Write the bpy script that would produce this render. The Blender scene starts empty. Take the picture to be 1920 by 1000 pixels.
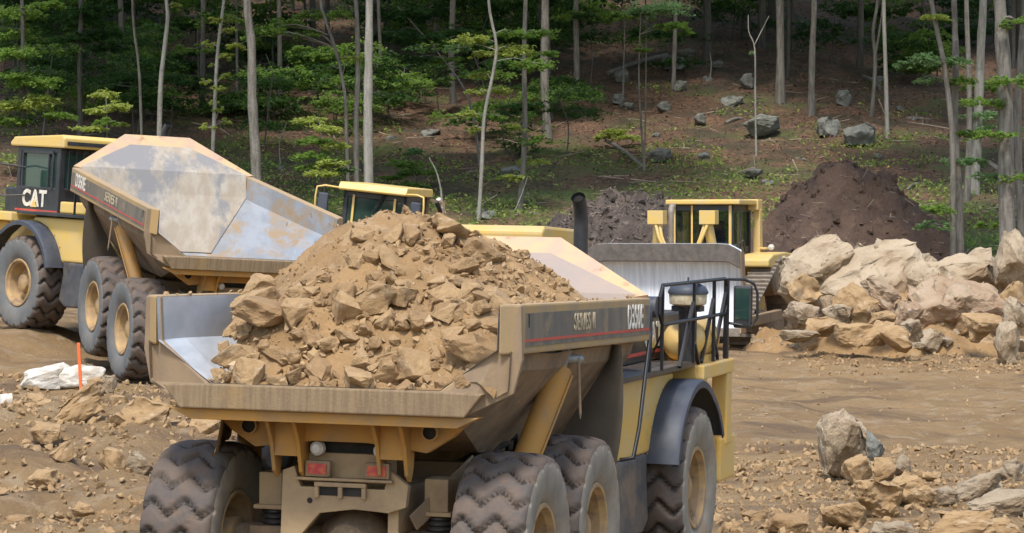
import bpy, bmesh, math, random
import numpy as np
from mathutils import Vector, Matrix, Euler, noise as mnoise
R = math.radians
random.seed(7)
S = bpy.context.scene
COL = S.collection
# ------------------------------------------------------------------ camera, sky, sun, exposure
F, PITCH, CAMH = 5803.0, R(.716), 3.8
cd = bpy.data.cameras.new('camera'); cam = bpy.data.objects.new('camera', cd); COL.objects.link(cam)
cam.location = (0, 0, CAMH); cam.rotation_euler = (math.pi/2-PITCH, 0, 0)
cd.sensor_width = 36; cd.lens = F/1920*36; cd.clip_start = .5; cd.clip_end = 3000
S.camera = cam
SUN_EL, SUN_AZ = R(60), R(192)      # azimuth clockwise from +Y: behind the camera, to its left
w = bpy.data.worlds.new('World'); S.world = w; w.use_nodes = True
nt = w.node_tree; sky = nt.nodes.new('ShaderNodeTexSky'); sky.sky_type = 'NISHITA'; sky.sun_disc = False
sky.sun_elevation = SUN_EL; sky.sun_rotation = SUN_AZ; sky.air_density = 1.3; sky.dust_density = 2.0
nt.links.new(sky.outputs[0], nt.nodes['Background'].inputs[0]); nt.nodes['Background'].inputs[1].default_value = .15
sd = bpy.data.lights.new('sun', 'SUN'); sd.energy = 2.3; sd.angle = R(10); sd.color = (1, .97, .925)
sun = bpy.data.objects.new('sun', sd); COL.objects.link(sun)
sv = Vector((math.sin(SUN_AZ)*math.cos(SUN_EL), math.cos(SUN_AZ)*math.cos(SUN_EL), math.sin(SUN_EL)))
sun.rotation_euler = sv.to_track_quat('Z', 'Y').to_euler(); sun.location = (0, 0, 60)
S.view_settings.view_transform = 'Standard'; S.view_settings.look = 'None'; S.view_settings.exposure = .76

def at(px, py, Y):
    d = Vector(((px-960)/F, 1, (500-py)/F)); c, s = math.cos(PITCH), math.sin(PITCH)
    r = Vector((d.x, c*d.y+s*d.z, -s*d.y+c*d.z)); return Vector((0, 0, CAMH))+r*(Y/r.y)

# ------------------------------------------------------------------ materials
def mat(name, c1, c2=None, scale=3., rough=.7, metal=0., bump=0., bscale=20., c3=None, s3=1., lo=.4, hi=.6, t3=.55, spec=.5, stretch=None, w3=.06, dist=0.02, up=0., st3=False):
    """two-colour noise blend, optional third-colour patches with a ragged edge, optional dust that has settled on top faces"""
    m = bpy.data.materials.new(name); m.use_nodes = True; n = m.node_tree.nodes; l = m.node_tree.links
    b = n['Principled BSDF']; b.inputs['Roughness'].default_value = rough; b.inputs['Metallic'].default_value = metal
    b.inputs['Specular IOR Level'].default_value = spec
    tc = n.new('ShaderNodeTexCoord'); vec = tc.outputs['Object']
    if stretch:
        mp = n.new('ShaderNodeMapping'); l.new(vec, mp.inputs[0]); mp.inputs['Scale'].default_value = stretch; vecs = mp.outputs[0]
    else: vecs = vec
    def nz(sc, det=6, v=vecs, ro=.6):
        t = n.new('ShaderNodeTexNoise'); l.new(v, t.inputs['Vector']); t.inputs['Scale'].default_value = sc; t.inputs['Detail'].default_value = det; t.inputs['Roughness'].default_value = ro; return t.outputs[0]
    def ramp(f, a, bb):
        r = n.new('ShaderNodeMapRange'); l.new(f, r.inputs[0]); r.inputs[1].default_value = a; r.inputs[2].default_value = bb; return r.outputs[0]
    def mix(f, a, bb):
        x = n.new('ShaderNodeMix'); x.data_type = 'RGBA'; l.new(f, x.inputs[0])
        for k, v in ((6, a), (7, bb)):
            if isinstance(v, tuple): x.inputs[k].default_value = (*v, 1)
            else: l.new(v, x.inputs[k])
        return x.outputs[2]
    col = c1
    if c2: col = mix(ramp(nz(scale), lo, hi), c1, c2)
    if c3: col = mix(ramp(nz(s3, 8, vecs if st3 else vec, .7), t3, t3+w3), col, c3)
    if up:
        g = n.new('ShaderNodeNewGeometry'); sx = n.new('ShaderNodeSeparateXYZ'); l.new(g.outputs['Normal'], sx.inputs[0])
        a = ramp(sx.outputs[2], .45, .95); mm = n.new('ShaderNodeMath'); mm.operation = 'MULTIPLY'; l.new(a, mm.inputs[0]); mm.inputs[1].default_value = up
        col = mix(mm.outputs[0], col, DUST)
    if isinstance(col, tuple): b.inputs['Base Color'].default_value = (*col, 1)
    else: l.new(col, b.inputs['Base Color'])
    if bump:
        bp = n.new('ShaderNodeBump'); bp.inputs['Strength'].default_value = bump; bp.inputs['Distance'].default_value = dist
        l.new(nz(bscale, 8, vec, .65), bp.inputs['Height']); l.new(bp.outputs[0], b.inputs['Normal'])
    return m
DUST = (.36, .25, .15)
YEL, YEL2 = (.66, .40, .085), (.56, .38, .13)
M = dict(
 yellow=mat('yellow_paint', YEL, (.60, .42, .16), 2.2, .45, bump=.08, bscale=9, c3=DUST, s3=2.5, t3=.58, w3=.25, up=.35),
 clean=mat('clean_yellow_paint', (.70, .47, .12), (.66, .46, .17), 3, .4, c3=DUST, s3=5, t3=.62, w3=.2, up=.1),
 dusty=mat('dusty_yellow_paint', (.40, .265, .115), (.32, .23, .13), 2.0, .8, bump=.15, bscale=30, c3=(.50, .30, .085), s3=1.8, t3=.56, w3=.2, stretch=(1, 1, .35), up=.5),
 ochre=mat('ochre_paint', (.44, .22, .045), (.33, .19, .07), 2.5, .7, bump=.1, bscale=30, c3=(.28, .19, .11), s3=3, t3=.55, w3=.2),
 mud=mat('muddy_steel', (.25, .17, .10), (.17, .12, .075), 3, .9, bump=.4, bscale=25, c3=(.33, .24, .15), s3=4, t3=.56, w3=.15),
 frame=mat('dusty_frame_paint', (.40, .28, .15), (.31, .215, .125), 2.5, .85, bump=.25, bscale=25, c3=(.24, .165, .10), s3=3, t3=.56, w3=.2),
 lip=mat('scraped_lip_steel', (.25, .175, .095), (.185, .125, .07), 14, .75, bump=.3, bscale=40, stretch=(.4, 1.6, .12), c3=(.30, .19, .075), s3=2, t3=.58, w3=.2),
 endplate=mat('dusty_end_plate', (.30, .21, .125), (.23, .165, .105), 3, .85, bump=.15, bscale=30, c3=(.40, .27, .12), s3=2.4, t3=.57, w3=.15, stretch=(1, 1, .4)),
 lining=mat('worn_bed_steel', (.34, .36, .385), (.26, .28, .305), 2.2, .55, metal=.15, bump=.12, bscale=14, st3=True, c3=(.36, .25, .14), s3=1.2, t3=.51, w3=.12, stretch=(.5, 2, 1)),
 lining_clean=mat('polished_bed_steel', (.62, .65, .68), (.46, .49, .52), 2.0, .45, metal=.1, bump=.1, bscale=14, c3=(.34, .30, .25), s3=2.5, t3=.62, w3=.2, stretch=(.4, 2, 1)),
 head=mat('worn_headboard_paint', (.33, .27, .20), (.40, .35, .28), 4.5, .7, bump=.15, bscale=14, c3=(.215, .205, .20), s3=1.1, t3=.485, w3=.09, stretch=(1, 1, .45), st3=True),
 head_dust=mat('dusty_headboard', (.34, .26, .205), (.30, .245, .21), 2, .7, bump=.1, bscale=14, c3=(.36, .24, .12), s3=1.5, t3=.6, w3=.2),
 rim_rust=mat('rusty_headboard_hood', (.44, .30, .21), (.52, .36, .18), 2.2, .6, c3=(.30, .14, .085), s3=4, t3=.58, w3=.12, bump=.1, bscale=20),
 panel=mat('worn_dark_stripe_panel', (.13, .115, .095), (.19, .155, .11), 5, .75, c3=(.34, .24, .12), s3=3, t3=.55, w3=.22, stretch=(1, 1, .2)),
 black=mat('black_paint', (.022, .023, .026), (.04, .04, .042), 3, .38, c3=(.17, .125, .08), s3=2, t3=.62, w3=.25, up=.15),
 fender=mat('faded_black_fender', (.045, .052, .07), (.07, .076, .09), 2.5, .5, spec=.3, c3=(.22, .17, .12), s3=1.7, t3=.6, w3=.25, bump=.06, bscale=8),
 tank=mat('muddy_black_tank', (.05, .055, .07), (.11, .10, .09), 2, .45, c3=(.24, .17, .105), s3=1.1, t3=.50, w3=.2, bump=.2, bscale=12),
 rubber=mat('dusty_rubber_guard', (.105, .088, .066), (.135, .11, .08), 2, .85, bump=.1, bscale=20),
 tread=mat('muddy_tyre_tread', (.085, .070, .062), (.12, .085, .062), 5, .8, bump=.3, bscale=35, c3=(.17, .105, .062), s3=3, t3=.58, w3=.2),
 rail=mat('black_tube_paint', (.012, .012, .014), None, rough=.45),
 side=mat('dusty_tyre_sidewall', (.27, .235, .18), (.20, .175, .14), 3, .85, bump=.2, bscale=35, c3=(.24, .16, .095), s3=2.2, t3=.52, w3=.15),
 groove=mat('tyre_groove', (.04, .032, .026), (.06, .045, .034), 5, .95),
 side_grey=mat('grey_tyre_sidewall', (.12, .125, .125), (.165, .155, .14), 4, .85, bump=.2, bscale=35, c3=(.25, .20, .14), s3=3, t3=.62, w3=.15),
 rim=mat('dusty_yellow_rim', (.42, .275, .12), (.32, .215, .12), 5, .8, c3=(.20, .13, .075), s3=3.5, t3=.50, w3=.15, bump=.2, bscale=30),
 red=mat('red_stripe_paint', (.55, .045, .035), (.40, .10, .06), 8, .6),
 white=mat('white_letter_paint', (.72, .69, .62), (.58, .52, .42), 12, .6),
 cream=mat('worn_cream_letter_paint', (.50, .43, .28), (.36, .28, .18), 14, .7),
 glass=mat('dark_green_glass', (.02, .045, .04), (.03, .06, .045), 2, .06, spec=.8),
 lens=mat('red_lamp_lens', (.42, .03, .05), (.50, .12, .05), 18, .3),
 lamp=mat('frosted_lamp_glass', (.62, .60, .56), (.5, .48, .44), 9, .25),
 steel=mat('grey_steel', (.22, .22, .22), (.30, .29, .27), 6, .5, metal=.4, c3=DUST, s3=4, t3=.6, w3=.2),
 chrome=mat('bright_rod', (.55, .55, .55), None, rough=.25, metal=.9),
 dark=mat('dark_recess', (.018, .016, .014), (.035, .03, .024), 4, .9),  # near-black; paints the shade inside holes and recesses, also some dark parts
 seat=mat('blue_cloth', (.02, .03, .10), None, rough=.9),
 blade=mat('scoured_blade_steel', (.66, .67, .69), (.52, .53, .55), 3.0, .45, metal=.0, bump=.1, bscale=10, stretch=(1, 5, .25), c3=(.30, .27, .23), s3=1.3, t3=.60, w3=.2),
 blade_top=mat('rough_blade_top_steel', (.10, .09, .08), (.15, .125, .105), 5, .8, bump=.2, bscale=20, c3=(.35, .22, .12), s3=3, t3=.60, w3=.15),
 dozer=mat('dozer_yellow', (.64, .43, .12), (.58, .42, .18), 3, .5, c3=(.24, .16, .08), s3=7, t3=.66, w3=.08, bump=.05, bscale=10),
 track=mat('track_steel', (.20, .165, .13), (.28, .23, .18), 8, .65, metal=.3, bump=.3, bscale=20),
 rock=mat('tan_rock', (.365, .24, .12), (.275, .172, .08), 1.3, .92, bump=.6, bscale=7, c3=(.44, .33, .21), s3=1.8, t3=.56, w3=.12, dist=.04),
 rock2=mat('brown_rock', (.30, .187, .09), (.235, .145, .066), 1.4, .94, bump=.6, bscale=7, c3=(.37, .26, .14), s3=1.7, t3=.56, w3=.12, dist=.04),
 pale=mat('pale_limestone', (.42, .33, .225), (.30, .22, .135), .9, .9, bump=.9, bscale=4, c3=(.20, .13, .07), s3=1.6, t3=.52, w3=.12, dist=.14),
 chalk=mat('chalky_white_rock', (.60, .56, .49), (.48, .42, .34), 2.5, .85, bump=.5, bscale=7, c3=(.36, .27, .19), s3=2, t3=.58, w3=.08, dist=.05),
 stained=mat('iron_stained_rock', (.36, .27, .18), (.28, .175, .10), 1.3, .88, bump=.7, bscale=5, c3=(.46, .38, .29), s3=1.4, t3=.57, w3=.1, dist=.14),
 lichen=mat('lichen_grey_boulder', (.185, .18, .155), (.11, .11, .09), 2.2, .9, bump=.6, bscale=6, c3=(.30, .30, .27), s3=2, t3=.57, w3=.1, dist=.06),
 dirt=mat('loose_dirt', (.315, .192, .085), (.245, .148, .064), 1.5, .95, bump=1., bscale=7, c3=(.36, .245, .135), s3=2.2, t3=.54, w3=.1, dist=.06),
 topsoil=mat('dark_topsoil', (.11, .066, .043), (.075, .046, .032), 1.4, .95, bump=1., bscale=5, c3=(.16, .10, .065), s3=2.2, t3=.55, w3=.12, dist=.12),
 mulch=mat('grey_mulch', (.10, .075, .06), (.06, .045, .036), 2.4, .95, bump=1., bscale=6, c3=(.22, .18, .15), s3=4, t3=.58, w3=.1, dist=.12),
 chip=mat('pale_wood_splinter', (.22, .17, .135), (.13, .10, .08), 3, .9),
 stick=mat('bleached_stick', (.36, .28, .20), (.26, .20, .15), 3, .9),
 orange=mat('orange_stake_paint', (.85, .16, .04), (.75, .14, .04), 8, .6),
 yribbon=mat('yellow_ribbon', (.75, .62, .05), None, rough=.6),
)
def barkmat(name, a, b, c):
    return mat(name, a, b, 5, .92, bump=.8, bscale=14, stretch=(2.2, 2.2, .35), c3=c, s3=2.0, t3=.58, w3=.12, dist=.04)
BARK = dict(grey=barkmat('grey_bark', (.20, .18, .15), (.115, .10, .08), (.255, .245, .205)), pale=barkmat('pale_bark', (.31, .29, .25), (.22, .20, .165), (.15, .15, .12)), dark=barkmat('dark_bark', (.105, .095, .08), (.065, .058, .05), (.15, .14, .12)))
def leafmat(name, a, b, tr):
    m = mat(name, a, b, 1.7, .6, spec=.3); n = m.node_tree.nodes; l = m.node_tree.links
    pb = n['Principled BSDF']; t = n.new('ShaderNodeBsdfTranslucent'); mx = n.new('ShaderNodeMixShader'); mx.inputs[0].default_value = .5
    t.inputs[0].default_value = (*tr, 1); l.new(pb.outputs[0], mx.inputs[1]); l.new(t.outputs[0], mx.inputs[2])
    l.new(mx.outputs[0], n['Material Output'].inputs[0]); return m
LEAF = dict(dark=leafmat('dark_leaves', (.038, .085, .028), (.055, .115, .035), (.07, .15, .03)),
            mid=leafmat('green_leaves', (.125, .21, .045), (.18, .265, .06), (.22, .36, .06)),
            lime=leafmat('lime_leaves', (.29, .36, .075), (.39, .44, .13), (.44, .50, .10)),
            pale=leafmat('pale_leaves', (.14, .235, .095), (.20, .29, .13), (.2, .34, .12)))

# ------------------------------------------------------------------ mesh helpers
def tag(o, label=None, cat=None, group=None, kind=None):
    if label: o['label'] = label
    if cat: o['category'] = cat
    if group: o['group'] = group
    if kind: o['kind'] = kind
    return o
def empty(name, mtx=None):
    o = bpy.data.objects.new(name, None); COL.objects.link(o); o.empty_display_size = .3
    if mtx is not None: o.matrix_world = mtx
    return o
def link(name, me, parent=None, mtx=None):
    o = bpy.data.objects.new(name, me); COL.objects.link(o)
    if parent: o.parent = parent
    if mtx is not None: o.matrix_local = mtx
    return o
def basis(d):
    d = Vector(d).normalized(); u = Vector((0, 0, 1)) if abs(d.z) < .9 else Vector((1, 0, 0))
    a = d.cross(u).normalized(); return a, d.cross(a).normalized()
class MB:
    def __init__(s): s.v = []; s.f = []; s.mi = []
    def add(s, vs, fs, mi=0):
        k = len(s.v); s.v += [tuple(p) for p in vs]; s.f += [tuple(i+k for i in f) for f in fs]; s.mi += [mi]*len(fs); return s
    def box(s, x0, x1, y0, y1, z0, z1, rot=None):
        vs = [Vector((x, y, z)) for x in (x0, x1) for y in (y0, y1) for z in (z0, z1)]
        if rot is not None:
            c = Vector(((x0+x1)/2, (y0+y1)/2, (z0+z1)/2)); vs = [rot @ (p-c)+c for p in vs]
        return s.add(vs, [(0, 1, 3, 2), (4, 6, 7, 5), (0, 4, 5, 1), (2, 3, 7, 6), (0, 2, 6, 4), (1, 5, 7, 3)])
    def beam(s, p0, p1, w, h):
        p0, p1 = Vector(p0), Vector(p1); a, b = basis(p1-p0); a = a*w/2; b = b*h/2
        vs = [q+i*a+j*b for q in (p0, p1) for i, j in ((-1, -1), (1, -1), (1, 1), (-1, 1))]
        return s.add(vs, [(3, 2, 1, 0), (4, 5, 6, 7)]+[(i, (i+1) % 4, (i+1) % 4+4, i+4) for i in range(4)])
    def tube(s, pts, r, n=8, cap=True):
        pts = [Vector(p) for p in pts]; m = len(pts); rr = r if isinstance(r, (list, tuple)) else [r]*m
        vs = []; a = None
        for i, p in enumerate(pts):
            d = (pts[min(i+1, m-1)]-pts[max(i-1, 0)]).normalized()
            if a is None: a, b = basis(d)
            else: a = (a-d*a.dot(d)).normalized(); b = d.cross(a)
            for k in range(n):
                t = 2*math.pi*k/n; vs.append(p+(a*math.cos(t)+b*math.sin(t))*rr[i])
        fs = [(i*n+k, i*n+(k+1) % n, (i+1)*n+(k+1) % n, (i+1)*n+k) for i in range(m-1) for k in range(n)]
        if cap: fs += [tuple(range(n))[::-1], tuple(range((m-1)*n, m*n))]
        return s.add(vs, fs)
    def prism(s, poly, fn, d0, d1):
        """poly of 2-D points; fn(u, v, d) -> 3-D"""
        n = len(poly); vs = [fn(u, v, d) for d in (d0, d1) for u, v in poly]
        return s.add(vs, [tuple(range(n))[::-1], tuple(range(n, 2*n))]+[(i, (i+1) % n, (i+1) % n+n, i+n) for i in range(n)])
    def lathe(s, prof, c, ax='Y', n=32):
        """prof: (radius, offset along axis) about point c"""
        vs = []
        for r, a in prof:
            for k in range(n):
                t = 2*math.pi*k/n; u, v = r*math.cos(t), r*math.sin(t)
                vs.append(Vector(c)+Vector({'Y': (u, a, v), 'X': (a, u, v), 'Z': (u, v, a)}[ax]))
        m = len(prof)
        return s.add(vs, [(i*n+k, i*n+(k+1) % n, (i+1)*n+(k+1) % n, (i+1)*n+k) for i in range(m-1) for k in range(n)])
    def loft(s, secs, cap=False, closed=False):
        n = len(secs[0]); vs = [p for q in secs for p in q]; e = n if closed else n-1
        fs = [(i*n+k, i*n+(k+1) % n, (i+1)*n+(k+1) % n, (i+1)*n+k) for i in range(len(secs)-1) for k in range(e)]
        if cap: fs += [tuple(range(n)), tuple(range((len(secs)-1)*n, len(secs)*n))]
        return s.add(vs, fs)
    def mesh(s, name, mats, smooth=None, bevel=0, recalc=True, seg=2, solid=0):
        me = bpy.data.meshes.new(name); me.from_pydata(s.v, [], s.f)
        for m in (mats if isinstance(mats, (list, tuple)) else [mats]): me.materials.append(m)
        me.polygons.foreach_set('material_index', s.mi)
        if recalc or bevel or solid:
            bm = bmesh.new(); bm.from_mesh(me)
            if recalc: bmesh.ops.recalc_face_normals(bm, faces=bm.faces)
            if solid:
                bm.normal_update(); g = bmesh.ops.solidify(bm, geom=bm.faces[:], thickness=solid)
            if bevel:
                ed = [e for e in bm.edges if len(e.link_faces) == 2 and e.calc_face_angle(0) > R(35)]
                bmesh.ops.bevel(bm, geom=ed, offset=bevel, segments=seg, affect='EDGES', clamp_overlap=True, profile=.6)
            bm.to_mesh(me); bm.free()
        if smooth is not None:
            me.polygons.foreach_set('use_smooth', [True]*len(me.polygons)); me.set_sharp_from_angle(angle=R(smooth))
        me.update(); return me
    def build(s, name, mats, parent=None, mtx=None, **k): return link(name, s.mesh(name, mats, **k), parent, mtx)
def text_mesh(txt, size, m, name, bold=.0, ext=.006, sx=1.):
    c = bpy.data.curves.new(name, 'FONT'); c.body = txt; c.size = size; c.extrude = ext; c.offset = bold; c.align_x = 'CENTER'; c.align_y = 'CENTER'; c.space_character = 1.05
    o = bpy.data.objects.new(name, c); COL.objects.link(o); dg = bpy.context.evaluated_depsgraph_get(); dg.update()
    me = bpy.data.meshes.new_from_object(o.evaluated_get(dg)); bpy.data.objects.remove(o); me.name = name
    me.materials.clear(); me.materials.append(m)
    for v in me.vertices: v.co.x *= sx
    return me
def frame(o, x, y):           # matrix with local x, y axes given; z = x cross y
    x, y = Vector(x).normalized(), Vector(y); z = x.cross(y).normalized(); y = z.cross(x)
    m = Matrix((x, y, z)).transposed().to_4x4(); m.translation = Vector(o); return m

# numpy value noise
def vn(x, y, seed=0):
    xi = np.floor(x).astype(np.int64); yi = np.floor(y).astype(np.int64); fx = x-xi; fy = y-yi
    fx = fx*fx*(3-2*fx); fy = fy*fy*(3-2*fy)
    def h(a, b):
        n = (a*374761393+b*668265263+seed*974711) & 0x7fffffff; n = ((n ^ (n >> 13))*1274126177) & 0x7fffffff
        return ((n ^ (n >> 16)) & 0xffff)/32767.5-1
    return (h(xi, yi)*(1-fx)+h(xi+1, yi)*fx)*(1-fy)+(h(xi, yi+1)*(1-fx)+h(xi+1, yi+1)*fx)*fy
def fbm(x, y, sc, o=4, seed=0, g=.5):
    s = 0; a = 1
    for i in range(o): s = s+a*vn(x*sc, y*sc, seed+i*17); sc *= 2.03; a *= g
    return s
# ------------------------------------------------------------------ ground
CP = np.array([(-6, 8, -.3), (6, 8, -.3), (0, 18, -.05), (-2.5, 27, .05), (1, 27, .03), (2.5, 33, .1), (-1, 33, .15), (0, 38, .1), (-6, 38.6, .0), (-3, 40, .15), (-9, 38, .1),
 (8, 38, 0), (14, 38, .05), (4, 46, .12), (9, 50, .2), (15, 50, .25), (-7.4, 50, .95), (-4, 48, .7), (-11, 50, 1.15),
 (-6.8, 53.0, 1.15), (-3.4, 53, 1.1), (-7.5, 54.8, 1.4), (-9.3, 56.8, 1.98), (-5.5, 59, 1.8), (-12, 58, 2.1), (-9, 64, 2.0), (0, 56, .6), (0, 64, 1.1), (-5, 68, 1.6), (5, 62, .45), (10, 62, .45), (16, 62, .5),
 (3.5, 76, .9), (8, 74, .85), (14, 72, .8), (0, 76, 1.1), (-12, 80, 1.8), (12, 84, 1.2), (3, 84, 1.2), (-25, 50, 1), (25, 50, .3), (-25, 75, 2), (25, 75, 1)])
def gz(x, y, rough=True):
    x = np.asarray(x, float); y = np.asarray(y, float); num = np.zeros(x.shape); den = np.zeros(x.shape)
    for cx, cy, cz in CP:
        w_ = 1/(((x-cx)**2+((y-cy)*.7)**2)+.6)**1.6; num += w_*cz; den += w_
    base = num/den
    hy = y+1.2*vn(x*.09, y*.03, 5)*2
    hill = np.interp(hy, [84, 88, 95, 105, 120, 140, 160, 200, 260, 400], [1.2, 2.0, 4.1, 5.7, 8.0, 11.8, 16.5, 27, 42, 60])
    t = np.clip((y-80)/7, 0, 1); t = t*t*(3-2*t)
    z = base*(1-t)+np.maximum(hill, 1.)*t
    if rough:
        amp = np.interp(y, [0, 34, 40, 48, 60, 75, 90, 110, 400], [.03, .06, .13, .10, .09, .07, .10, .3, .8])
        rut = np.clip((y-46)/6, 0, 1)*np.clip((80-y)/6, 0, 1); z = z+rut*.035*fbm(x, y, 2.6, 2, 51)+rut*.10*(np.abs(vn(x*.9+y*.12, y*.22, 41))-.4)+rut*.05*vn(x*.5, y*2.2, 43)
        left = np.clip((-x-1)/3, 0, 1)*np.clip((y-34)/4, 0, 1)*np.clip((52-y)/3, 0, 1)
        z = z+fbm(x, y, .9, 5, 3, .55)*amp*(.45+.9*left)+np.abs(fbm(x, y, 1.7, 3, 9))*.10*left
    return z
def hit(px, py):
    ys = np.arange(20, 330, .25); o = at(px, py, 1)-Vector((0, 0, CAMH))
    xs = o.x*ys; zs = CAMH+o.z*ys; g = gz(xs, ys, False); k = np.argmax(g >= zs)
    if not (g >= zs).any(): k = len(ys)-1
    return float(ys[k])
def mkground():
    ys = np.concatenate([np.arange(-60, 14, 6.), np.arange(14, 34, .45), np.arange(34, 56, .15), np.arange(56, 82, .26), np.arange(82, 130, .55), np.arange(130, 220, 2.), np.arange(220, 700, 30.)])
    xs = np.concatenate([np.arange(-400, -60, 40.), np.arange(-60, -26, 4.), np.arange(-26, -15, 1.), np.arange(-15, 15, .17), np.arange(15, 26, 1.), np.arange(26, 60, 4.), np.arange(60, 401, 40.)])
    X, Y = np.meshgrid(xs, ys); Z = gz(X, Y); n, m = X.shape
    me = bpy.data.meshes.new('ground'); co = np.stack([X, Y, Z], -1).reshape(-1, 3)
    i = np.arange(n-1)[:, None]*m+np.arange(m-1)[None]; fc = np.stack([i, i+1, i+m+1, i+m], -1).reshape(-1, 4)
    me.vertices.add(len(co)); me.vertices.foreach_set('co', co.ravel()); me.loops.add(fc.size); me.loops.foreach_set('vertex_index', fc.ravel())
    me.polygons.add(len(fc)); me.polygons.foreach_set('loop_start', np.arange(len(fc))*4); me.polygons.foreach_set('loop_total', np.full(len(fc), 4)); me.polygons.foreach_set('use_smooth', np.ones(len(fc), bool))
    me.update(); me.validate()
    m_ = bpy.data.materials.new('worked_earth_and_forest_floor'); m_.use_nodes = True; N = m_.node_tree.nodes; L = m_.node_tree.links; b = N['Principled BSDF']; b.inputs['Roughness'].default_value = .93; b.inputs['Specular IOR Level'].default_value = .25
    tc = N.new('ShaderNodeTexCoord').outputs['Object']
    def nz(sc, det=8, ro=.6, st=None):
        v = tc
        if st: q = N.new('ShaderNodeMapping'); L.new(tc, q.inputs[0]); q.inputs['Scale'].default_value = st; v = q.outputs[0]
        t = N.new('ShaderNodeTexNoise'); L.new(v, t.inputs[0]); t.inputs['Scale'].default_value = sc; t.inputs['Detail'].default_value = det; t.inputs['Roughness'].default_value = ro; return t.outputs[0]
    def rp(f, a, c):
        r = N.new('ShaderNodeMapRange'); L.new(f, r.inputs[0]); r.inputs[1].default_value = a; r.inputs[2].default_value = c; return r.outputs[0]
    def mx(f, a, c):
        x = N.new('ShaderNodeMix'); x.data_type = 'RGBA'; L.new(f, x.inputs[0])
        for k, v in ((6, a), (7, c)):
            if isinstance(v, tuple): x.inputs[k].default_value = (*v, 1)
            else: L.new(v, x.inputs[k])
        return x.outputs[2]
    def ma(op, a, c):
        q = N.new('ShaderNodeMath'); q.operation = op
        for k, v in enumerate((a, c)):
            if isinstance(v, float): q.inputs[k].default_value = v
            else: L.new(v, q.inputs[k])
        return q.outputs[0]
    sx = N.new('ShaderNodeSeparateXYZ'); L.new(tc, sx.inputs[0]); yy = sx.outputs[1]
    dirt = mx(rp(nz(.5), .38, .62), (.36, .235, .115), (.275, .175, .085))
    dirt = mx(rp(nz(2.4), .52, .66), dirt, (.39, .28, .165))
    dirt = mx(rp(nz(.35, 8, .65, (.5, 1.8, 1)), .50, .62), dirt, (.195, .127, .072))       # damp churned tracks
    dirt = mx(rp(nz(1.1, 9, .75, (.6, 2.2, 1)), .60, .68), dirt, (.40, .32, .24))
    litter = mx(rp(nz(6.5), .40, .60), (.085, .052, .034), (.25, .14, .085))
    litter = mx(rp(nz(.5), .45, .62), litter, (.085, .068, .042))
    green = mx(rp(nz(5), .4, .6), (.09, .115, .035), (.16, .18, .06))
    gm = rp(ma('ADD', nz(.28), ma('MULTIPLY', rp(yy, 124., 92.), .16)), .56, .74)
    litter = mx(gm, litter, green)
    edge = rp(ma('ADD', yy, ma('MULTIPLY', nz(.35), 9.)), 88.5, 92.)
    L.new(mx(edge, dirt, litter), b.inputs['Base Color'])
    bp = N.new('ShaderNodeBump'); bp.inputs['Strength'].default_value = 1.; bp.inputs['Distance'].default_value = .14
    L.new(ma('ADD', nz(2.0, 12, .76), ma('MULTIPLY', nz(11., 6, .75), .6)), bp.inputs['Height']); L.new(bp.outputs[0], b.inputs['Normal'])
    me.materials.append(m_); o = link('ground', me); o['kind'] = 'structure'; return o
mkground()
# ------------------------------------------------------------------ wheels
TC = {}
def tyre_mesh(Rr=.875, hw=.335, key='truck', side='side', NL=20, n=360):
    k = (key, side)
    if k in TC: return TC[k]
    s = Rr/.875; vv = np.linspace(-1, 1, 19)
    prof = [(.435*s, -hw*.80), (.50*s, -hw*.95), (.62*s, -hw*1.02), (.74*s, -hw*1.03), (.795*s, -hw*1.0)]
    prof += [((.875-.04*abs(v)**3.5)*s, v*hw*.96) for v in vv]
    prof += [(r, -a) for r, a in prof[:5][::-1]]
    P = np.array(prof); ang = np.linspace(0, 2*np.pi, n, endpoint=False)
    A, Y = np.meshgrid(ang, P[:, 1], indexing='ij'); Rd = np.repeat(P[None, :, 0], n, 0)
    v = Y/hw; zig = 2*np.abs((v*1.05+.25) % 1-.5)          # zigzag across the tread
    u = A*NL/(2*np.pi)+zig*.62; fr = u % 1; g = np.clip(1-np.abs(fr-.5)/.15, 0, 1); g = np.clip(g*1.8, 0, 1)
    v2 = np.abs(((v+.5*np.floor(u % 2)*.35+.17) % .5)-.25); g2 = np.clip(1-v2/.02, 0, 1)*.28
    mask = np.clip((Rd/s-.785)/.03, 0, 1)
    Rd = Rd-np.maximum(g, g2*(np.abs(v) < .85))*.06*s*mask
    crown = .006*s*np.clip(1.6-3.2*np.abs(fr-.0-(fr > .5)), 0, 1)*mask; Rd = Rd+crown
    co = np.stack([Rd*np.cos(A), Y, Rd*np.sin(A)], -1).reshape(-1, 3); m = P.shape[0]
    me = bpy.data.meshes.new('tyre'); fs = []; mi = []
    for i in range(n):
        for j in range(m-1):
            fs.append((i*m+j, i*m+j+1, ((i+1) % n)*m+j+1, ((i+1) % n)*m+j)); mi.append(1 if (j < 4 or j > m-6) else 2 if (g[i, j]*mask[i, j] > .6 and g[i, j+1]*mask[i, j+1] > .6) else 0)
    me.from_pydata(co.tolist(), [], fs); me.materials.append(M['tread']); me.materials.append(M[side]); me.materials.append(M['groove']); me.polygons.foreach_set('material_index', mi)
    me.polygons.foreach_set('use_smooth', [True]*len(fs)); me.update(); TC[k] = me; return me
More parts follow.
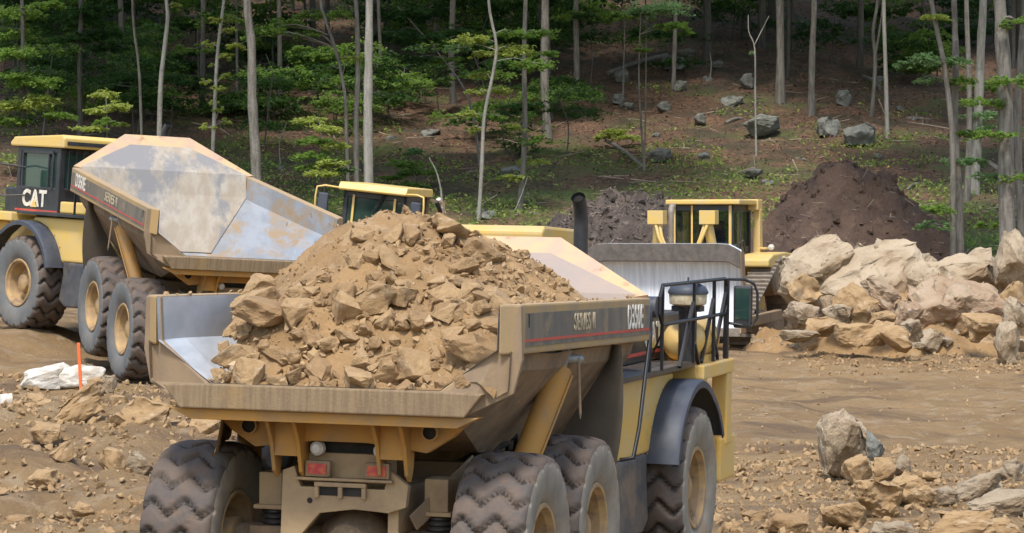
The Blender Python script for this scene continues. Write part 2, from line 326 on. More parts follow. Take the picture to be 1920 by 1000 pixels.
def rim_meshes(s=1.0):
    if ('rim', s) in TC: return TC[('rim', s)]
    a = MB().lathe([(.425, .265), (.445, .285), (.43, .305), (.40, .30), (.385, .255), (.37, .24), (.355, .12), (.335, .06), (.33, .03), (.30, .02), (.12, .02)], (0, 0, 0), n=64)
    a.lathe([(.425, -.265), (.445, -.285), (.43, -.30), (.40, -.29), (.38, -.22), (.36, -.05), (.33, 0), (.12, 0)], (0, 0, 0), n=64)
    for k in range(16):
        t = 2*math.pi*k/16; a.lathe([(.0, .05), (.016, .05), (.018, .02)], (.255*math.cos(t), 0, .255*math.sin(t)), n=6)
    h = MB().lathe([(.19, .02), (.19, .10), (.165, .13), (.15, .20), (.10, .225), (0.001, .23)], (0, 0, 0), n=32)
    h.lathe([(.2, 0), (.2, -.3), (.001, -.3)], (0, 0, 0), n=24)
    for k in range(8):
        t = 2*math.pi*k/8; h.lathe([(.0, .215), (.014, .215), (.016, .19)], (.12*math.cos(t), 0, .12*math.sin(t)), n=6)
    for q in (a, h): q.v = [(x*s, y*s, z*s) for x, y, z in q.v]
    TC[('rim', s)] = (a.mesh('rim', M['rim'], smooth=35), h.mesh('hub', M['rim'], smooth=35)); return TC[('rim', s)]
def wheel(root, x, y, z, pre=Matrix(), side='side', s=1., spin=0.):
    rm, hm = rim_meshes(s)
    mt = pre @ Matrix.Translation((x, y, z)) @ (Matrix.Rotation(math.pi, 4, 'Z') if y < 0 else Matrix()) @ Matrix.Rotation(spin, 4, 'Y')
    h = link('wheel', hm, root, mt); link('tyre', tyre_mesh(.875*s, .335*s, s, side), h); link('rim', rm, h); return h

# ------------------------------------------------------------------ articulated dump truck
def zt(x): return 3.10-.024*(x+.96)
def dump_truck(o, head, pitch, roll, label, art, piv, fpitch, Q, group, froll=0):
    h, p, r = R(head), R(pitch), R(roll)
    X = Vector((math.sin(h)*math.cos(p), math.cos(h)*math.cos(p), math.sin(p))); Yl = Vector((-math.cos(h), math.sin(h), 0)); Z = X.cross(Yl)
    Y2 = Yl*math.cos(r)+Z*math.sin(r); Z2 = X.cross(Y2); m = Matrix((X, Y2, Z2)).transposed().to_4x4(); m.translation = Vector(o)
    root = empty('articulated_dump_truck', m); tag(root, label, 'dump truck', group)
    yel, lin, hd = M[Q['yellow']], M[Q['lining']], M[Q['head']]
    # --- bed
    def sec(x, pts): return [(x, y, z) for y, z in pts]+[(x, -y, z) for y, z in pts[::-1]]
    st = [(-.95, [(1.565, zt(-.95)-.012), (1.55, 2.71), (1.05, 2.35)]), (-.3, [(1.565, zt(-.3)-.012), (1.55, 2.70), (.98, 2.13)]),
          (.6, [(1.565, zt(.6)-.012), (1.55, 2.67), (.86, 1.82)]), (3.4, [(1.565, zt(3.4)-.012), (1.55, 2.60), (.8, 1.64)]), (3.92, [(1.565, zt(3.92)-.012), (1.55, 2.60), (.8, 1.64)])]
    ex = [[x]+p for x, p in st]
    shell = MB()
    so = [(-.90, [(1.66, 2.70), (1.64, 2.36), (1.28, 2.15)]), (-.3, [(1.64, 2.66), (1.60, 2.50), (1.08, 1.95)]), (.6, [(1.62, 2.6), (1.58, 2.46), (.95, 1.68)]), (3.3, [(1.6, 2.56), (1.56, 2.40), (.9, 1.5)]), (3.9, [(1.6, 2.56), (1.56, 2.42), (.9, 1.5)])]
    shell.loft([sec(x, q) for x, q in so])
    for x in (1.0, 2.0, 3.0):       # bolsters under the floor
        shell.prism([(-.92, 1.50), (-.6, 1.36), (.6, 1.36), (.92, 1.50), (.86, 1.55), (-.86, 1.55)], lambda u, v, d: (d, u, v), x-.07, x+.07)
    bed = shell.build('dump_bed', M['mud'], root)
    MB().loft([sec(x, q) for x, q in st]).build('bed_lining', lin, bed)
    hb = MB().loft([[(3.35, .8, 1.64), (3.35, -.8, 1.64)], [(3.9, 1.55, 2.60), (3.9, -1.55, 2.60)], [(4.06, 1.56, 2.985), (4.06, -1.56, 2.985)], [(4.50, .56, 3.36), (4.50, -.56, 3.36)]])
    hb.build('headboard', hd, root, solid=.05)
    i_ = [(4.04, 1.56, 2.96), (4.49, .555, 3.36), (4.49, -.555, 3.36), (4.04, -1.56, 2.96)]; o_ = [(4.06, 1.70, 2.985), (4.68, .62, 3.53), (4.68, -.62, 3.53), (4.06, -1.70, 2.985)]
    MB().loft([i_, o_]).build('headboard_hood', M['rim_rust'], root, solid=.035)
    for s in (-1, 1):
        rl = MB().loft([[(x+(.17 if x < 0 and y > 1.6 else 0), s*y, z) for y, z in ((1.57, zt(x)), (1.72, zt(x)), (1.72, zt(x)-.43), (1.57, zt(x)-.43))] for x in (-.95, 1.5, 4.05)], cap=True, closed=True)
        ro = rl.build('side_rail', M['dusty'], root, bevel=.018)
        pn = MB().loft([[(x, s*1.721, zt(x)-.075), (x, s*1.727, zt(x)-.075), (x, s*1.727, zt(x)-.365), (x, s*1.721, zt(x)-.365)] for x in (-.66, 3.99)], cap=True, closed=True)
        pn.build('stripe_panel', M['panel'], ro)
        MB().loft([[(x, s*1.7275, zt(x)-.300), (x, s*1.730, zt(x)-.300), (x, s*1.730, zt(x)-.325), (x, s*1.7275, zt(x)-.325)] for x in (-.65, 3.99)], cap=True, closed=True).build('red_stripe', M['red'], ro)
        for txt, x, sz, mt_ in (('SERIES II', 1.38, .22, 'cream'), ('D350E', 3.38, .33, 'white')):
            link('lettering', text_mesh(txt, sz, M[mt_], 'lettering', .0025 if sz < .25 else .006, .003, .95 if sz < .25 else .70), ro, frame((x, s*1.731, zt(x)-.19), (-s, 0, s*.024), (0, 0, 1)))
        for x in (-.58, 3.72): MB().loft([[(x+a, s*1.7265, zt(x)-.08-b*.12) for a, b in ((0, 0), (.035, 0), (.03, 1), (.01, 1))], [(x+a, s*1.7325, zt(x)-.08-b*.12) for a, b in ((0, 0), (.035, 0), (.03, 1), (.01, 1))]], cap=True, closed=True).build('rail_slot', M['dark' if x < 0 else 'ochre'], ro)
        for x in (-.62, .32): MB().lathe([(.001, 0), (.032, 0), (.032, .012)], (x, s*1.5635, 2.93), n=14).build('bolt_hole', M['ochre'], ro, recalc=True)
        ep = MB().prism([(1.725, zt(-.95)-.01), (1.74, 2.62), (1.67, 2.33), (1.3, 2.14), (1.06, 2.345), (1.535, 2.70), (1.56, zt(-.95)-.01)], lambda u, v, d: (d+.19*min(1, max(0, (u-1.28)/.44)), s*u, v), -1.0, -.94)
        ep.build('end_plate', M['endplate'], root, bevel=.012)
        bk = MB(); bo = .04 if s < 0 else 0
        for dy in (-.125, .125):
            bk.prism([(-.96, 2.1), (-.76, 2.0), (-.64, 1.82), (-.56, 1.56), (-.47, 1.50), (-.40, 1.62), (-.35, 2.12)], lambda u, v, d: (u, d, v), s*.47-bo+dy-.018, s*.47-bo+dy+.018)
        bk.box(-.60, -.56, s*.47-bo-.11, s*.47-bo+.11, 1.70, 2.1)
        bk.build('hinge_bracket', M['ochre'], root, bevel=.006)
        cy = MB().tube([(.62, s*1.27, 1.35), (1.28, s*1.52, 2.42)], .115, 20); cy.tube([(.72, s*1.36, 1.3), (1.42, s*1.60, 2.35)], .018, 6)
        cyo = cy.build('lift_cylinder', M['ochre'], root, smooth=40)
        MB().tube([(1.25, s*1.50, 2.38), (1.34, s*1.55, 2.6)], .07, 14).tube([(1.2, s*1.5, 2.52), (1.5, s*1.66, 2.50)], .045, 10).build('cylinder_rod', M['steel'], cyo, smooth=40)
        MB().tube([(1.42, s*1.66, 2.52), (1.44, s*1.68, 2.0), (1.45, s*1.68, 1.95)], [.016, .014, .004], 6).build('safety_pin', M['endplate'], cyo)
        g = MB(); rows = []
        for k in range(9):
            t = k/8; z = 2.56-1.5*t; oy = 1.70+.05*math.sin(t*2.6)-.16*t*t; iy = min(1.60, max(.6, .97+(z-1.5)*.66)); rows.append([(3.02-.10*math.sin(u*2)+.12*t, s*(iy+(oy-iy)*u), z) for u in (0, .25, .5, .75, 1)])
        g.loft(rows).build('rubber_guard', M['rubber'], root, solid=.02, smooth=50)
        for ax in (0, 1.9):
            sp = MB().box(ax-.14, ax+.16, s*.78-.11, s*.78+.11, 1.205, 1.5).box(ax-.18, ax+.20, s*.78-.15, s*.78+.15, 1.17, 1.21).build('spring_bracket', M['frame'], root, bevel=.012)
            MB().lathe([(.10+.025*(k % 3 > 0), 1.17-.05*(k/3.)) for k in range(16)], (ax, s*.78, 0), 'Z', 20).build('rubber_spring', M['black'], sp, smooth=30)
        if s < 0: MB().beam((-.30, -.62, 1.12), (.35, -1.0, 1.62), .02, .16).build('strut_plate', M['endplate'], root, bevel=.008)
    tl = MB().prism([(-1.3, 2.13), (1.3, 2.13), (1.46, 2.335), (1.06, 2.345), (-1.06, 2.345), (-1.46, 2.335)], lambda u, v, d: (d, u, v), -1.06, -.93)
    tlo = tl.build('tail_lip', M['lip'], root, bevel=.014)
    MB().prism([(-1.42, 2.128), (-1.22, 2.03), (1.22, 2.03), (1.42, 2.128)], lambda u, v, d: (d, u, v), -1.0, -.80).prism([(-1.02, 1.90), (-.80, 1.76), (-.25, 1.83), (.25, 1.83), (.80, 1.76), (1.02, 1.90), (1.24, 2.1), (-1.24, 2.1)], lambda u, v, d: (d, u, v), -.50, -.36).build('tail_crossmember', M['ochre'], root, bevel=.012)
    for s in (-1, 1):
        tb = MB().lathe([(.062, .0), (.078, 0), (.078, .12)], (-.56, s*.84, 1.95), 'X', 24).build('tube_end', M['ochre'], root, smooth=30); MB().lathe([(.001, .04), (.064, .04), (.064, .0)], (-.56, s*.84, 1.95), 'X', 20).build('tube_recess', M['dark'], tb)
    # --- rear chassis
    fr = MB().prism([(.36, .74), (.38, .98), (.20, 1.19), (-.12, 1.235), (-.44, 1.215), (-.60, 1.27), (-.62, 1.46), (-.44, 1.60), (-.40, 1.42), (.38, 1.42), (.44, 1.60), (.55, 1.56), (.57, .74)], lambda u, v, d: (d, u, v), -.46, -.38)
    for s in (-1, 1): fr.box(-.38, 3.2, s*.46-.05, s*.46+.05, 1.02, 1.42)
    fr.box(-.38, -.1, -.4, .4, 1.46, 1.72); fr.box(.6, .8, -.42, .42, 1.05, 1.4); fr.box(2.3, 3.2, -.42, .42, 1.0, 1.5)
    for a in (-.22, .0, .22): fr.box(-.50, -.44, a-.02, a+.02, 1.33, 1.43)
    fr.box(-.50, -.44, -.24, .24, 1.43, 1.47); fr.box(-.52, -.40, -.49, .42, 1.485, 1.51)
    fo = fr.build('rear_frame', M['frame'], root, bevel=.008)
    MB().box(-.465, -.455, -.20, -.02, 1.35, 1.425).box(-.465, -.455, .02, .20, 1.35, 1.425).lathe([(.001, 0), (.026, 0)], (-.465, .29, 1.30), 'X', 14).build('painted_opening', M['dark'], fo)  # flat near-black shapes paint the shade of holes in the plate
    MB().box(-.30, -.2, -.34, .34, 1.66, 1.9).build('painted_shade_block', M['dark'], fo)  # near-black block: shade under the tail put into its colour
    for y in (.20, -.35):
        b = MB().box(-.53, -.45, y-.115, y+.115, 1.52, 1.66).build('tail_light', M['mud'], root, bevel=.012)
        MB().box(-.54, -.528, y-.085, y+.085, 1.545, 1.635).build('lens', M['lens'], b)
        q = MB().lathe([(.001, -.03), (.04, -.026), (.056, -.005), (.062, .0), (.066, .06)], (-.50, y+(.02 if y > 0 else -.02), 1.765), 'X', 20).build('reverse_lamp', M['lamp'], root, smooth=40)
    for x in (0, 1.9):
        MB().tube([(x, -1.3, .875), (x, 1.3, .875)], .15, 20).lathe([(.001, -.34), (.2, -.30), (.33, -.12), (.35, .05), (.28, .3), (.15, .5)], (x, 0, .875), 'X', 24).box(x-.2, x+.2, -.95, -.6, .7, 1.02).box(x-.2, x+.2, .6, .95, .7, 1.02).build('axle', M['mud'], root, smooth=35)
        for s in (-1, 1): wheel(root, x, s*1.435, .875, side=Q['side'], spin=random.random())
    hz = MB()
    for k in range(5): hz.tube([(.2+.3*k, -.9+.1*k, 1.5), (.6+.3*k, -1.05, 1.62+.05*k), (1.2+.2*k, -.95, 1.45), (1.9+.2*k, -.7, 1.55)], .025, 6)
    hz.build('hydraulic_hoses', M['black'], root, smooth=60)
    # --- tractor, hinged to the rear frame
    a = Matrix.Translation((piv, 0, 1.)) @ Matrix.Rotation(R(art), 4, 'Z') @ Matrix.Translation((3.2-piv, 0, 0)) @ Matrix.Rotation(R(-fpitch), 4, 'Y') @ Matrix.Rotation(R(froll), 4, 'X') @ Matrix.Translation((-3.2, 0, -1.))
    def fb(mb, name, mt_, **k): return mb.build(name, mt_ if not isinstance(mt_, str) else M[mt_], root, a, **k)
    fb(MB().box(4.0, 8.0, -.45, .45, .75, 1.5).box(2.9, 4.2, -.3, .3, .85, 1.45), 'front_chassis', 'mud', bevel=.03)
    fb(MB().tube([(6.1, -1.3, .875), (6.1, 1.3, .875)], .16, 20), 'axle', 'mud', smooth=35)
    ya, yb = (1.46, 1.78)
    arc = [(6.1+1.06*math.cos(R(t)), .96+1.06*math.sin(R(t))) for t in range(160, 85, -8)]
    for s in (-1, 1):
        t = MB().prism([(3.35, 1.34)]+arc+[(6.1, 2.11), (3.42, 2.14)], lambda u, v, d: (u, s*d, v), .55, ya)
        to = fb(t, 'side_tank', yel, bevel=.05, seg=3)
        bo = MB()
        for u, v in arc[::2]: bo.lathe([(.001, .012), (.014, .01), (.016, 0)], (u-.09, s*(ya+.002), v), 'Y', 8)
        bo.box(3.30, 3.50, s*1.3, s*1.5, 1.36, 1.46).box(3.5, 3.6, s*1.40, s*1.47, 1.82, 1.9).build('tank_fittings', M['ochre'], to)
        fb(MB().prism([(3.22, 1.33), (5.05, 1.33), (5.02, 1.1), (5.12, .62), (4.9, .5), (3.4, .55), (3.2, .75)], lambda u, v, d: (u, s*d, v), .5, 1.46), 'lower_tank', 'tank', bevel=.05, seg=3)
        rows = []
        for k in range(25):
            tt = R(166-6.1*k); rr = 1.085 if k < 19 else 1.085+.02*(k-18)
            c_, s_ = math.cos(tt), math.sin(tt)
            rows.append([(6.1+r2*c_, s*y2, .95+(r2 if s_ > 0 else r2)*s_) for y2, r2 in ((ya-.02, rr), (ya+.10, rr), (yb-.04, rr), (yb, rr-.02), (yb, rr-.09))])
        fb(MB().loft(rows), 'fender', 'fender', solid=.018, smooth=50)
        dk = MB().box(3.38, 6.5, s*.62, s*1.60, 2.145, 2.20)
        for k in range(9): dk.box(4.6+.18*k, 4.7+.18*k, s*.8, s*1.45, 2.20, 2.207)
        fb(dk, 'deck', 'black', bevel=.01)
        fb(MB().box(6.52, 8.0, s*.9, s*1.70, 2.0, 2.16).box(7.75, 8.0, s*1.5, s*1.68, 1.2, 2.0), 'front_deck', yel, bevel=.02)
        hr = MB().tube([(3.36, s*1.60, 1.40), (3.42, s*1.72, 1.42), (3.55, s*1.74, 1.7), (4.10, s*1.70, 2.6), (4.24, s*1.66, 2.80), (4.40, s*1.62, 2.84), (4.52, s*1.60, 2.72), (4.55, s*1.58, 2.2)], .022, 8)
        fb(hr, 'handrail', 'rail', smooth=60)
        rp = MB(); y = s*1.64; c = .12
        lp = [(4.72+c, y, 3.08), (7.85-c, y, 3.06), (7.85, y, 3.06-c), (7.85, y, 2.68+c), (7.85-c, y, 2.67), (4.72+c, y, 2.67), (4.72, y, 2.67+c), (4.72, y, 3.08-c), (4.72+c, y, 3.08)]
        if s < 0:
            rp.tube(lp, .02, 8, cap=False)
            for x, wd in ((4.85, .03), (6.25, .03), (7.2, .035), (7.82, .055)): rp.beam((x, y, 2.2 if x < 6.5 else 2.16), (x, y, 3.06), wd, wd)
            for x0, x1, zz in ((5.75, 6.22, 2.85), (6.62, 6.28, 2.42), (6.75, 7.17, 2.85), (7.55, 7.22, 2.42), (7.3, 7.78, 2.9)): rp.beam((x0, y+.03, 2.18), (x1, y, zz), .035, .045)
            rp.tube([(4.85, y, 2.6), (5.2, y+.25, 2.2)], .012, 6)
            rp.tube([(7.85, y, 3.05), (7.95, y-.18, 3.05), (7.98, y-.28, 3.0), (7.98, y-.32, 2.9), (7.98, y-.32, 2.62), (7.95, y-.26, 2.52), (7.88, y, 2.56)], .016, 8)
            fb(rp, 'guard_rail', 'rail', smooth=40)
        else:
            fb(MB().tube([(7.0, 1.0, 3.0), (7.3, 1.5, 3.05), (7.5, 1.98, 3.0), (7.5, 1.98, 2.5), (7.2, 1.5, 2.45), (6.9, 1.05, 2.5)], .018, 8), 'mirror_arm', 'black', smooth=60)
        mx_ = 7.96 if s < 0 else 7.48; my = s*(1.80 if s < 0 else 1.86)
        mr = fb(MB().box(mx_-.05, mx_+.05, my-.105, my+.105, 2.50, 2.98), 'mirror', 'black', bevel=.03)
        link('mirror_glass', MB().box(mx_-.056, mx_-.051, my-.08, my+.08, 2.60, 2.95).mesh('mirror_glass', M['glass']), mr)
    ns = MB().prism([(6.95, .8), (8.2, .9), (8.28, 1.1), (8.2, 1.98), (7.2, 1.98)], lambda u, v, d: (u, d, v), -1.35, 1.35)
    fb(ns.box(7.55, 8.3, -1.66, 1.66, .78, 1.30), 'front_body', yel, bevel=.04)
    hd_ = fb(MB().box(4.95, 7.7, -1.15, -.55, 2.205, 2.70).box(6.9, 7.95, -1.13, 1.0, 1.9, 2.62), 'engine_hood', 'black', bevel=.04)
    link('red_stripe', MB().box(4.97, 7.66, -1.158, -1.151, 2.285, 2.318).mesh('red_stripe', M['red']), hd_)
    def cat(parent, x, y, z, sd, size):
        link('lettering', text_mesh('CAT', size, M['white'], 'lettering', size*.035, .004), parent, frame((x, y+sd*.006, z), (-sd, 0, 0), (0, 0, 1)))
        q = MB().prism([(-.25, -.36), (.25, -.36), (0, .02)], lambda u, v, d: (x-sd*u*size, y+sd*(.008+d), z+v*size), .003, .006)
        link('yellow_triangle', q.mesh('yellow_triangle', M['clean']), parent)
    cat(hd_, 6.38, -1.151, 2.47, -1, .36)
    fb(MB().tube([(6.0, -1.3, 2.80), (6.0, -.6, 2.80)], .115, 20), 'muffler', 'fender', smooth=50)
    fb(MB().lathe([(.001, -.62), (.12, -.60), (.20, -.52), (.225, -.42), (.225, .42), (.20, .52), (.001, .6)], (7.15, -1.40, 2.40), 'X', 32).box(6.9, 7.4, -1.6, -1.2, 2.16, 2.24), 'air_tank', yel, smooth=40)
    ac = fb(MB().lathe([(.10, 2.2), (.10, 2.74), (.14, 2.80)], (6.55, -1.50, 0), 'Z', 24).box(6.45, 6.65, -1.66, -1.34, 2.74, 2.8), 'air_cleaner', 'black', smooth=35)
    link('dust_bowl', MB().lathe([(.15, 2.80), (.20, 2.82), (.21, 2.95), (.205, 2.96)], (6.55, -1.50, 0), 'Z', 32).mesh('dust_bowl', M['cream'], smooth=40), ac)
    link('cap', MB().lathe([(.218, 2.93), (.222, 2.955), (.19, 3.01), (.12, 3.045), (.03, 3.06), (.012, 3.065), (.01, 3.11), (.001, 3.11)], (6.55, -1.50, 0), 'Z', 32).mesh('cap', M['fender'], smooth=40), ac)
    sk = fb(MB().tube([(5.15, -.67, 2.5), (5.15, -.67, 3.66), (5.145, -.67, 3.76), (5.12, -.67, 3.84), (5.08, -.67, 3.91), (5.02, -.67, 3.97)], .076, 22, cap=False).tube([(5.021, -.67, 3.969), (5.06, -.67, 3.93), (5.09, -.67, 3.87)], .066, 22, cap=False), 'exhaust_stack', 'black', smooth=60)
    link('stack_bore', MB().lathe([(.001, 0), (.068, 0)], (5.07, -.67, 3.92), 'X', 16).mesh('stack_bore', M['dark']), sk)
    # cab
    x0, x1, y0, y1, z0, z1 = 5.80, 7.30, -.05, 1.16, 2.06, 3.40
    cb = MB().box(x0, x1, y0, y1, z0, 2.66)
    for x in (x0, x1):
        for y in (y0, y1): cb.box(x-.0 if x == x0 else x-.12, x+.12 if x == x0 else x, y if y == y0 else y-.12, y+.12 if y == y0 else y, 2.64, z1)
    cb.box(x0+.001, x1-.001, y0+.001, y1-.001, 3.30, z1+.002)
    cab = fb(cb, 'cab', 'black', bevel=.02)
    link('window', MB().box(x0+.03, x1-.03, y0+.03, y1-.03, 2.65, 3.31).mesh('window', M['glass']), cab)
    dr = MB()
    for q in ((x0+.22, x0+.27), (x1-.22, x1-.17), (6.18, 6.21)): dr.box(q[0], q[1], y1-.035, y1+.012, 2.62, 3.34)
    dr.box(x0+.22, x1-.17, y1-.035, y1+.012, 2.60, 2.66).box(x0+.22, x1-.17, y1-.035, y1+.012, 3.28, 3.34); link('door_frame', dr.mesh('door_frame', M['black'], bevel=.01), cab)
    gb = MB()
    for k in range(7): gb.tube([(x0-.03, .03+.16*k, 2.62), (x0-.03, .03+.16*k, 3.38)], .011, 6); gb.box(x0-.045, x0, 0.015+.16*k, .045+.16*k, 3.34, 3.37)
    gb.box(x0-.045, x0-.02, 0, 1.06, 2.62, 2.65); link('window_grille', gb.mesh('window_grille', M['black']), cab)
    link('label_plate', MB().box(x0-.006, x0-.001, .30, .54, 2.48, 2.57).mesh('label_plate', M['white']), cab)
    link('red_stripe', MB().box(x0+.01, x1-.01, y1+.002, y1+.008, 2.20, 2.235).mesh('red_stripe', M['red']), cab)
    cat(cab, 6.62, y1+.002, 2.43, 1, .42)
    rf = fb(MB().prism([(5.62, 3.405), (7.47, 3.405), (7.51, 3.46), (7.35, 3.58), (5.70, 3.65), (5.60, 3.59)], lambda u, v, d: (u, d, v), -.12, 1.22), 'cab_roof', yel, bevel=.03)
    link('roof_vent', MB().box(5.592, 5.605, .2, 1.15, 3.46, 3.53).mesh('roof_vent', M['black']), rf)
    fb(MB().tube([(5.72, -.08, 3.32), (5.60, -.08, 3.32)], [.04, .075], 16), 'work_lamp', 'lamp', smooth=40)
    fb(MB().box(4.6, 5.5, .62, 1.3, 2.21, 2.42).box(5.5, 7.6, .5, 1.32, 1.3, 2.05), 'battery_box', yel, bevel=.03)
    for s in (-1, 1): wheel(root, 6.1, s*1.435, .875, a, side=Q['side'], spin=random.random())
    return root, m
A, AM = dump_truck((-1.404, 27.773, .089), 15.754, .845, 1.067, 'near dump truck seen from behind, its bed heaped with tan rock and dirt', -1, 3.0, 0,
    dict(yellow='yellow', lining='lining_clean', head='head_dust', side='side'), 'articulated dump trucks')
B, BM = dump_truck((-5.107, 53.126, 1.153), -23.13, 10.36, 2.67, 'far dump truck on the slope at left with an empty open bed and black cab', 17, 4.4, -8,
    dict(yellow='clean', lining='lining', head='head', side='side_grey'), 'articulated dump trucks', 3)

# ------------------------------------------------------------------ bulldozer
def place(o, head, pitch=0, roll=0):
    h, p, r = R(head), R(pitch), R(roll)
    X = Vector((math.sin(h)*math.cos(p), math.cos(h)*math.cos(p), math.sin(p))); Yl = Vector((-math.cos(h), math.sin(h), 0)); Z = X.cross(Yl)
    Y2 = Yl*math.cos(r)+Z*math.sin(r); Z2 = X.cross(Y2); m = Matrix((X, Y2, Z2)).transposed().to_4x4(); m.translation = Vector(o); return m
def bulldozer(m):
    root = empty('bulldozer', m); tag(root, 'yellow crawler bulldozer facing the camera behind a wide scoured steel blade', 'bulldozer')
    dz = M['dozer']
    # blade: curved section swept across, with cut top corners
    ys = np.linspace(-1.93, 1.93, 15); rows = []
    for y in ys:
        top = 2.52-(.16*max(0, abs(y)-1.62)/.31); row = []
        for k in range(9):
            t = k/8; z = .42+t*(top-.42); row.append((3.05+.30*(2*t-1)**2-.05, y, z))
        rows.append(row)
    bl = MB().loft(rows).build('blade', M['blade'], root, smooth=60, solid=.05)
    bt = []
    for y in ys:
        top = 2.52-(.16*max(0, abs(y)-1.62)/.31); bt.append([(3.355, y, top-.42), (3.40, y, top-.40), (3.44, y, top+.01), (3.36, y, top+.02)])
    MB().loft(bt, closed=True, cap=True).build('blade_spill_guard', M['blade_top'], bl, bevel=.008)
    MB().box(3.28, 3.40, -1.95, 1.95, .32, .52).build('cutting_edge', M['track'], bl, bevel=.01)
    for s in (-1, 1):
        MB().prism([(2.95, .4), (3.42, .4), (3.30, .9), (3.22, 1.4), (3.34, 1.95), (3.42, 2.34), (3.10, 2.34), (2.95, 1.4)], lambda u, v, d: (u, s*d, v), 1.93, 1.97).build('blade_end', M['endplate'], bl)
        MB().beam((2.95, s*1.80, .62), (-.2, s*1.98, .75), .18, .26).build('push_arm', M['endplate'], root, bevel=.02)
        # high-drive track: a belt round idlers and a raised sprocket
        pts = []
        def arcp(cx, cz, r, a0, a1, n):
            for k in range(n+1): t = R(a0+(a1-a0)*k/n); pts.append((cx+r*math.cos(t), cz+r*math.sin(t)))
        arcp(1.55, .48, .42, -90, 75, 8); arcp(-.95, 1.62, .46, 75, 165, 7); arcp(-1.75, .48, .42, 165, 270, 6)
        P = [Vector((a, b)) for a, b in pts]; P.append(P[0]); L = [0]
        for i in range(1, len(P)): L.append(L[-1]+(P[i]-P[i-1]).length)
        tot = L[-1]; n = 46; tk = MB()
        for k in range(n):
            d = tot*k/n; i = max(j for j in range(len(L)) if L[j] <= d); i = min(i, len(P)-2)
            p = P[i].lerp(P[i+1], (d-L[i])/max(1e-6, L[i+1]-L[i])); tg = (P[i+1]-P[i]).normalized(); nr = Vector((tg.y, -tg.x)); hl = tot/n*.47
            c = [p-tg*hl, p+tg*hl]; q = [(a.x, a.y) for a in (c[0], c[1], c[1]+nr*.04, c[1]-tg*.03+nr*.10, c[1]-tg*.05+nr*.10, c[1]-tg*.06+nr*.04, c[0]+nr*.04)]
            tk.prism(q, lambda u, v, dd: (u, s*dd, v), 1.22, 1.86)
        to = tk.build('track', M['track'], root)
        tf = MB().box(-1.7, 1.5, s*1.32, s*1.74, .3, .66)
        for x in (-1.3, -.8, -.3, .2, .7, 1.2): tf.lathe([(.001, -.17), (.16, -.17), (.16, .17), (.001, .17)], (x, s*1.54, .26), 'Y', 16)
        for x in (1.55, -1.75): tf.lathe([(.001, -.12), (.38, -.12), (.38, .12), (.001, .12)], (x, s*1.54, .48), 'Y', 24)
        tf.build('roller_frame', M['mud'], root, bevel=.02)
        MB().lathe([(.001, .24), (.30, .24), (.40, .16), (.42, -.2), (.001, -.2)], (-.95, s*1.56, 1.62), 'Y', 24).build('drive_sprocket', M['endplate'], root, smooth=35)
        # lift cylinder with its box guard and hoses
        lc = MB().tube([(1.3, s*.74, 2.15), (1.55, s*.64, 3.02)], .12, 16).box(1.35, 1.72, s*.66-.2, s*.66+.2, 3.0, 3.34).box(1.2, 1.5, s*.62-.12, s*.62+.12, 2.1, 2.3)
        lo = lc.build('blade_lift_cylinder', dz, root, bevel=.012); hs = 1
        MB().tube([(1.62, s*.58, 3.02), (1.70, s*.50, 2.7), (1.68, s*.38, 2.4), (1.6, s*.22, 2.25), (1.5, .05*s, 2.2)], .042, 8).tube([(1.66, s*.66, 3.0), (1.76, s*.56, 2.7), (1.72, s*.42, 2.36), (1.6, s*.26, 2.2)], .042, 8).build('hydraulic_hoses', M['dozer'], lo, smooth=60)
    MB().prism([(2.45, .7), (2.45, 2.05), (2.3, 2.18), (-.2, 2.28), (-.2, .9), (1.0, .6)], lambda u, v, d: (u, d, v), -.62, .62).build('engine_hood', dz, root, bevel=.03)
    MB().box(2.44, 2.47, -.5, .5, .9, 1.95).build('radiator_grille', M['dark'], root)
    MB().box(1.0, 1.7, -.2, .25, 2.22, 2.27).build('hood_cover', M['steel'], root)
    MB().tube([(1.15, -.42, 2.2), (1.15, -.42, 3.25), (1.1, -.42, 3.38), (.98, -.42, 3.46)], [.075, .075, .08, .085], 16, cap=False).build('exhaust_stack', M['rim_rust'] if False else M['track'], root, smooth=50)
    MB().box(-2.7, .1, -1.0, 1.0, .8, 1.95).box(-2.75, -1.0, -1.25, 1.25, 1.55, 2.15).build('main_body', dz, root, bevel=.05)
    for s in (-1, 1):
        fk = MB().prism([(.0, 1.95), (.0, 2.12), (-.5, 2.25), (-1.8, 2.30), (-2.8, 2.25), (-2.85, 1.45), (-1.5, 1.3), (-.45, 1.9)], lambda u, v, d: (u, s*d, v), .95, 1.78)
        fo = fk.build('tank', dz, root, bevel=.04)
        MB().box(-2.865, -2.852, s*1.05, s*1.6, 1.65, 1.85).box(-1.7, -1.1, s*1.782, s*1.79, 1.75, 1.98).build('dark_label', M['black'], fo)
        MB().box(-1.48, -1.34, s*1.792, s*1.796, 1.80, 1.96).build('white_label', M['white'], fo)
        MB().lathe([(.001, .05), (.07, .03), (.08, -.05)], (-2.1, s*1.3, 2.42), 'X', 14).build('work_lamp', M['lamp'], root, smooth=40)
    # cab with roll-over frame
    x0, x1, y0, y1 = -1.75, .0, -.72, .86
    cb = MB().box(x0, x1, y0, y1, 1.9, 2.45)
    for x in (x0, x1-.09):
        for y in (y0, y1-.09): cb.box(x, x+.09, y, y+.09, 2.44, 3.5)
    cb.box(x0, x1, y0, y0+.06, 3.32, 3.5).box(x0, x1, y1-.06, y1, 3.32, 3.5).box(x1-.08, x1, y0+.05, y1-.05, 3.34, 3.5)
    cab = cb.build('cab', M['black'], root, bevel=.01)
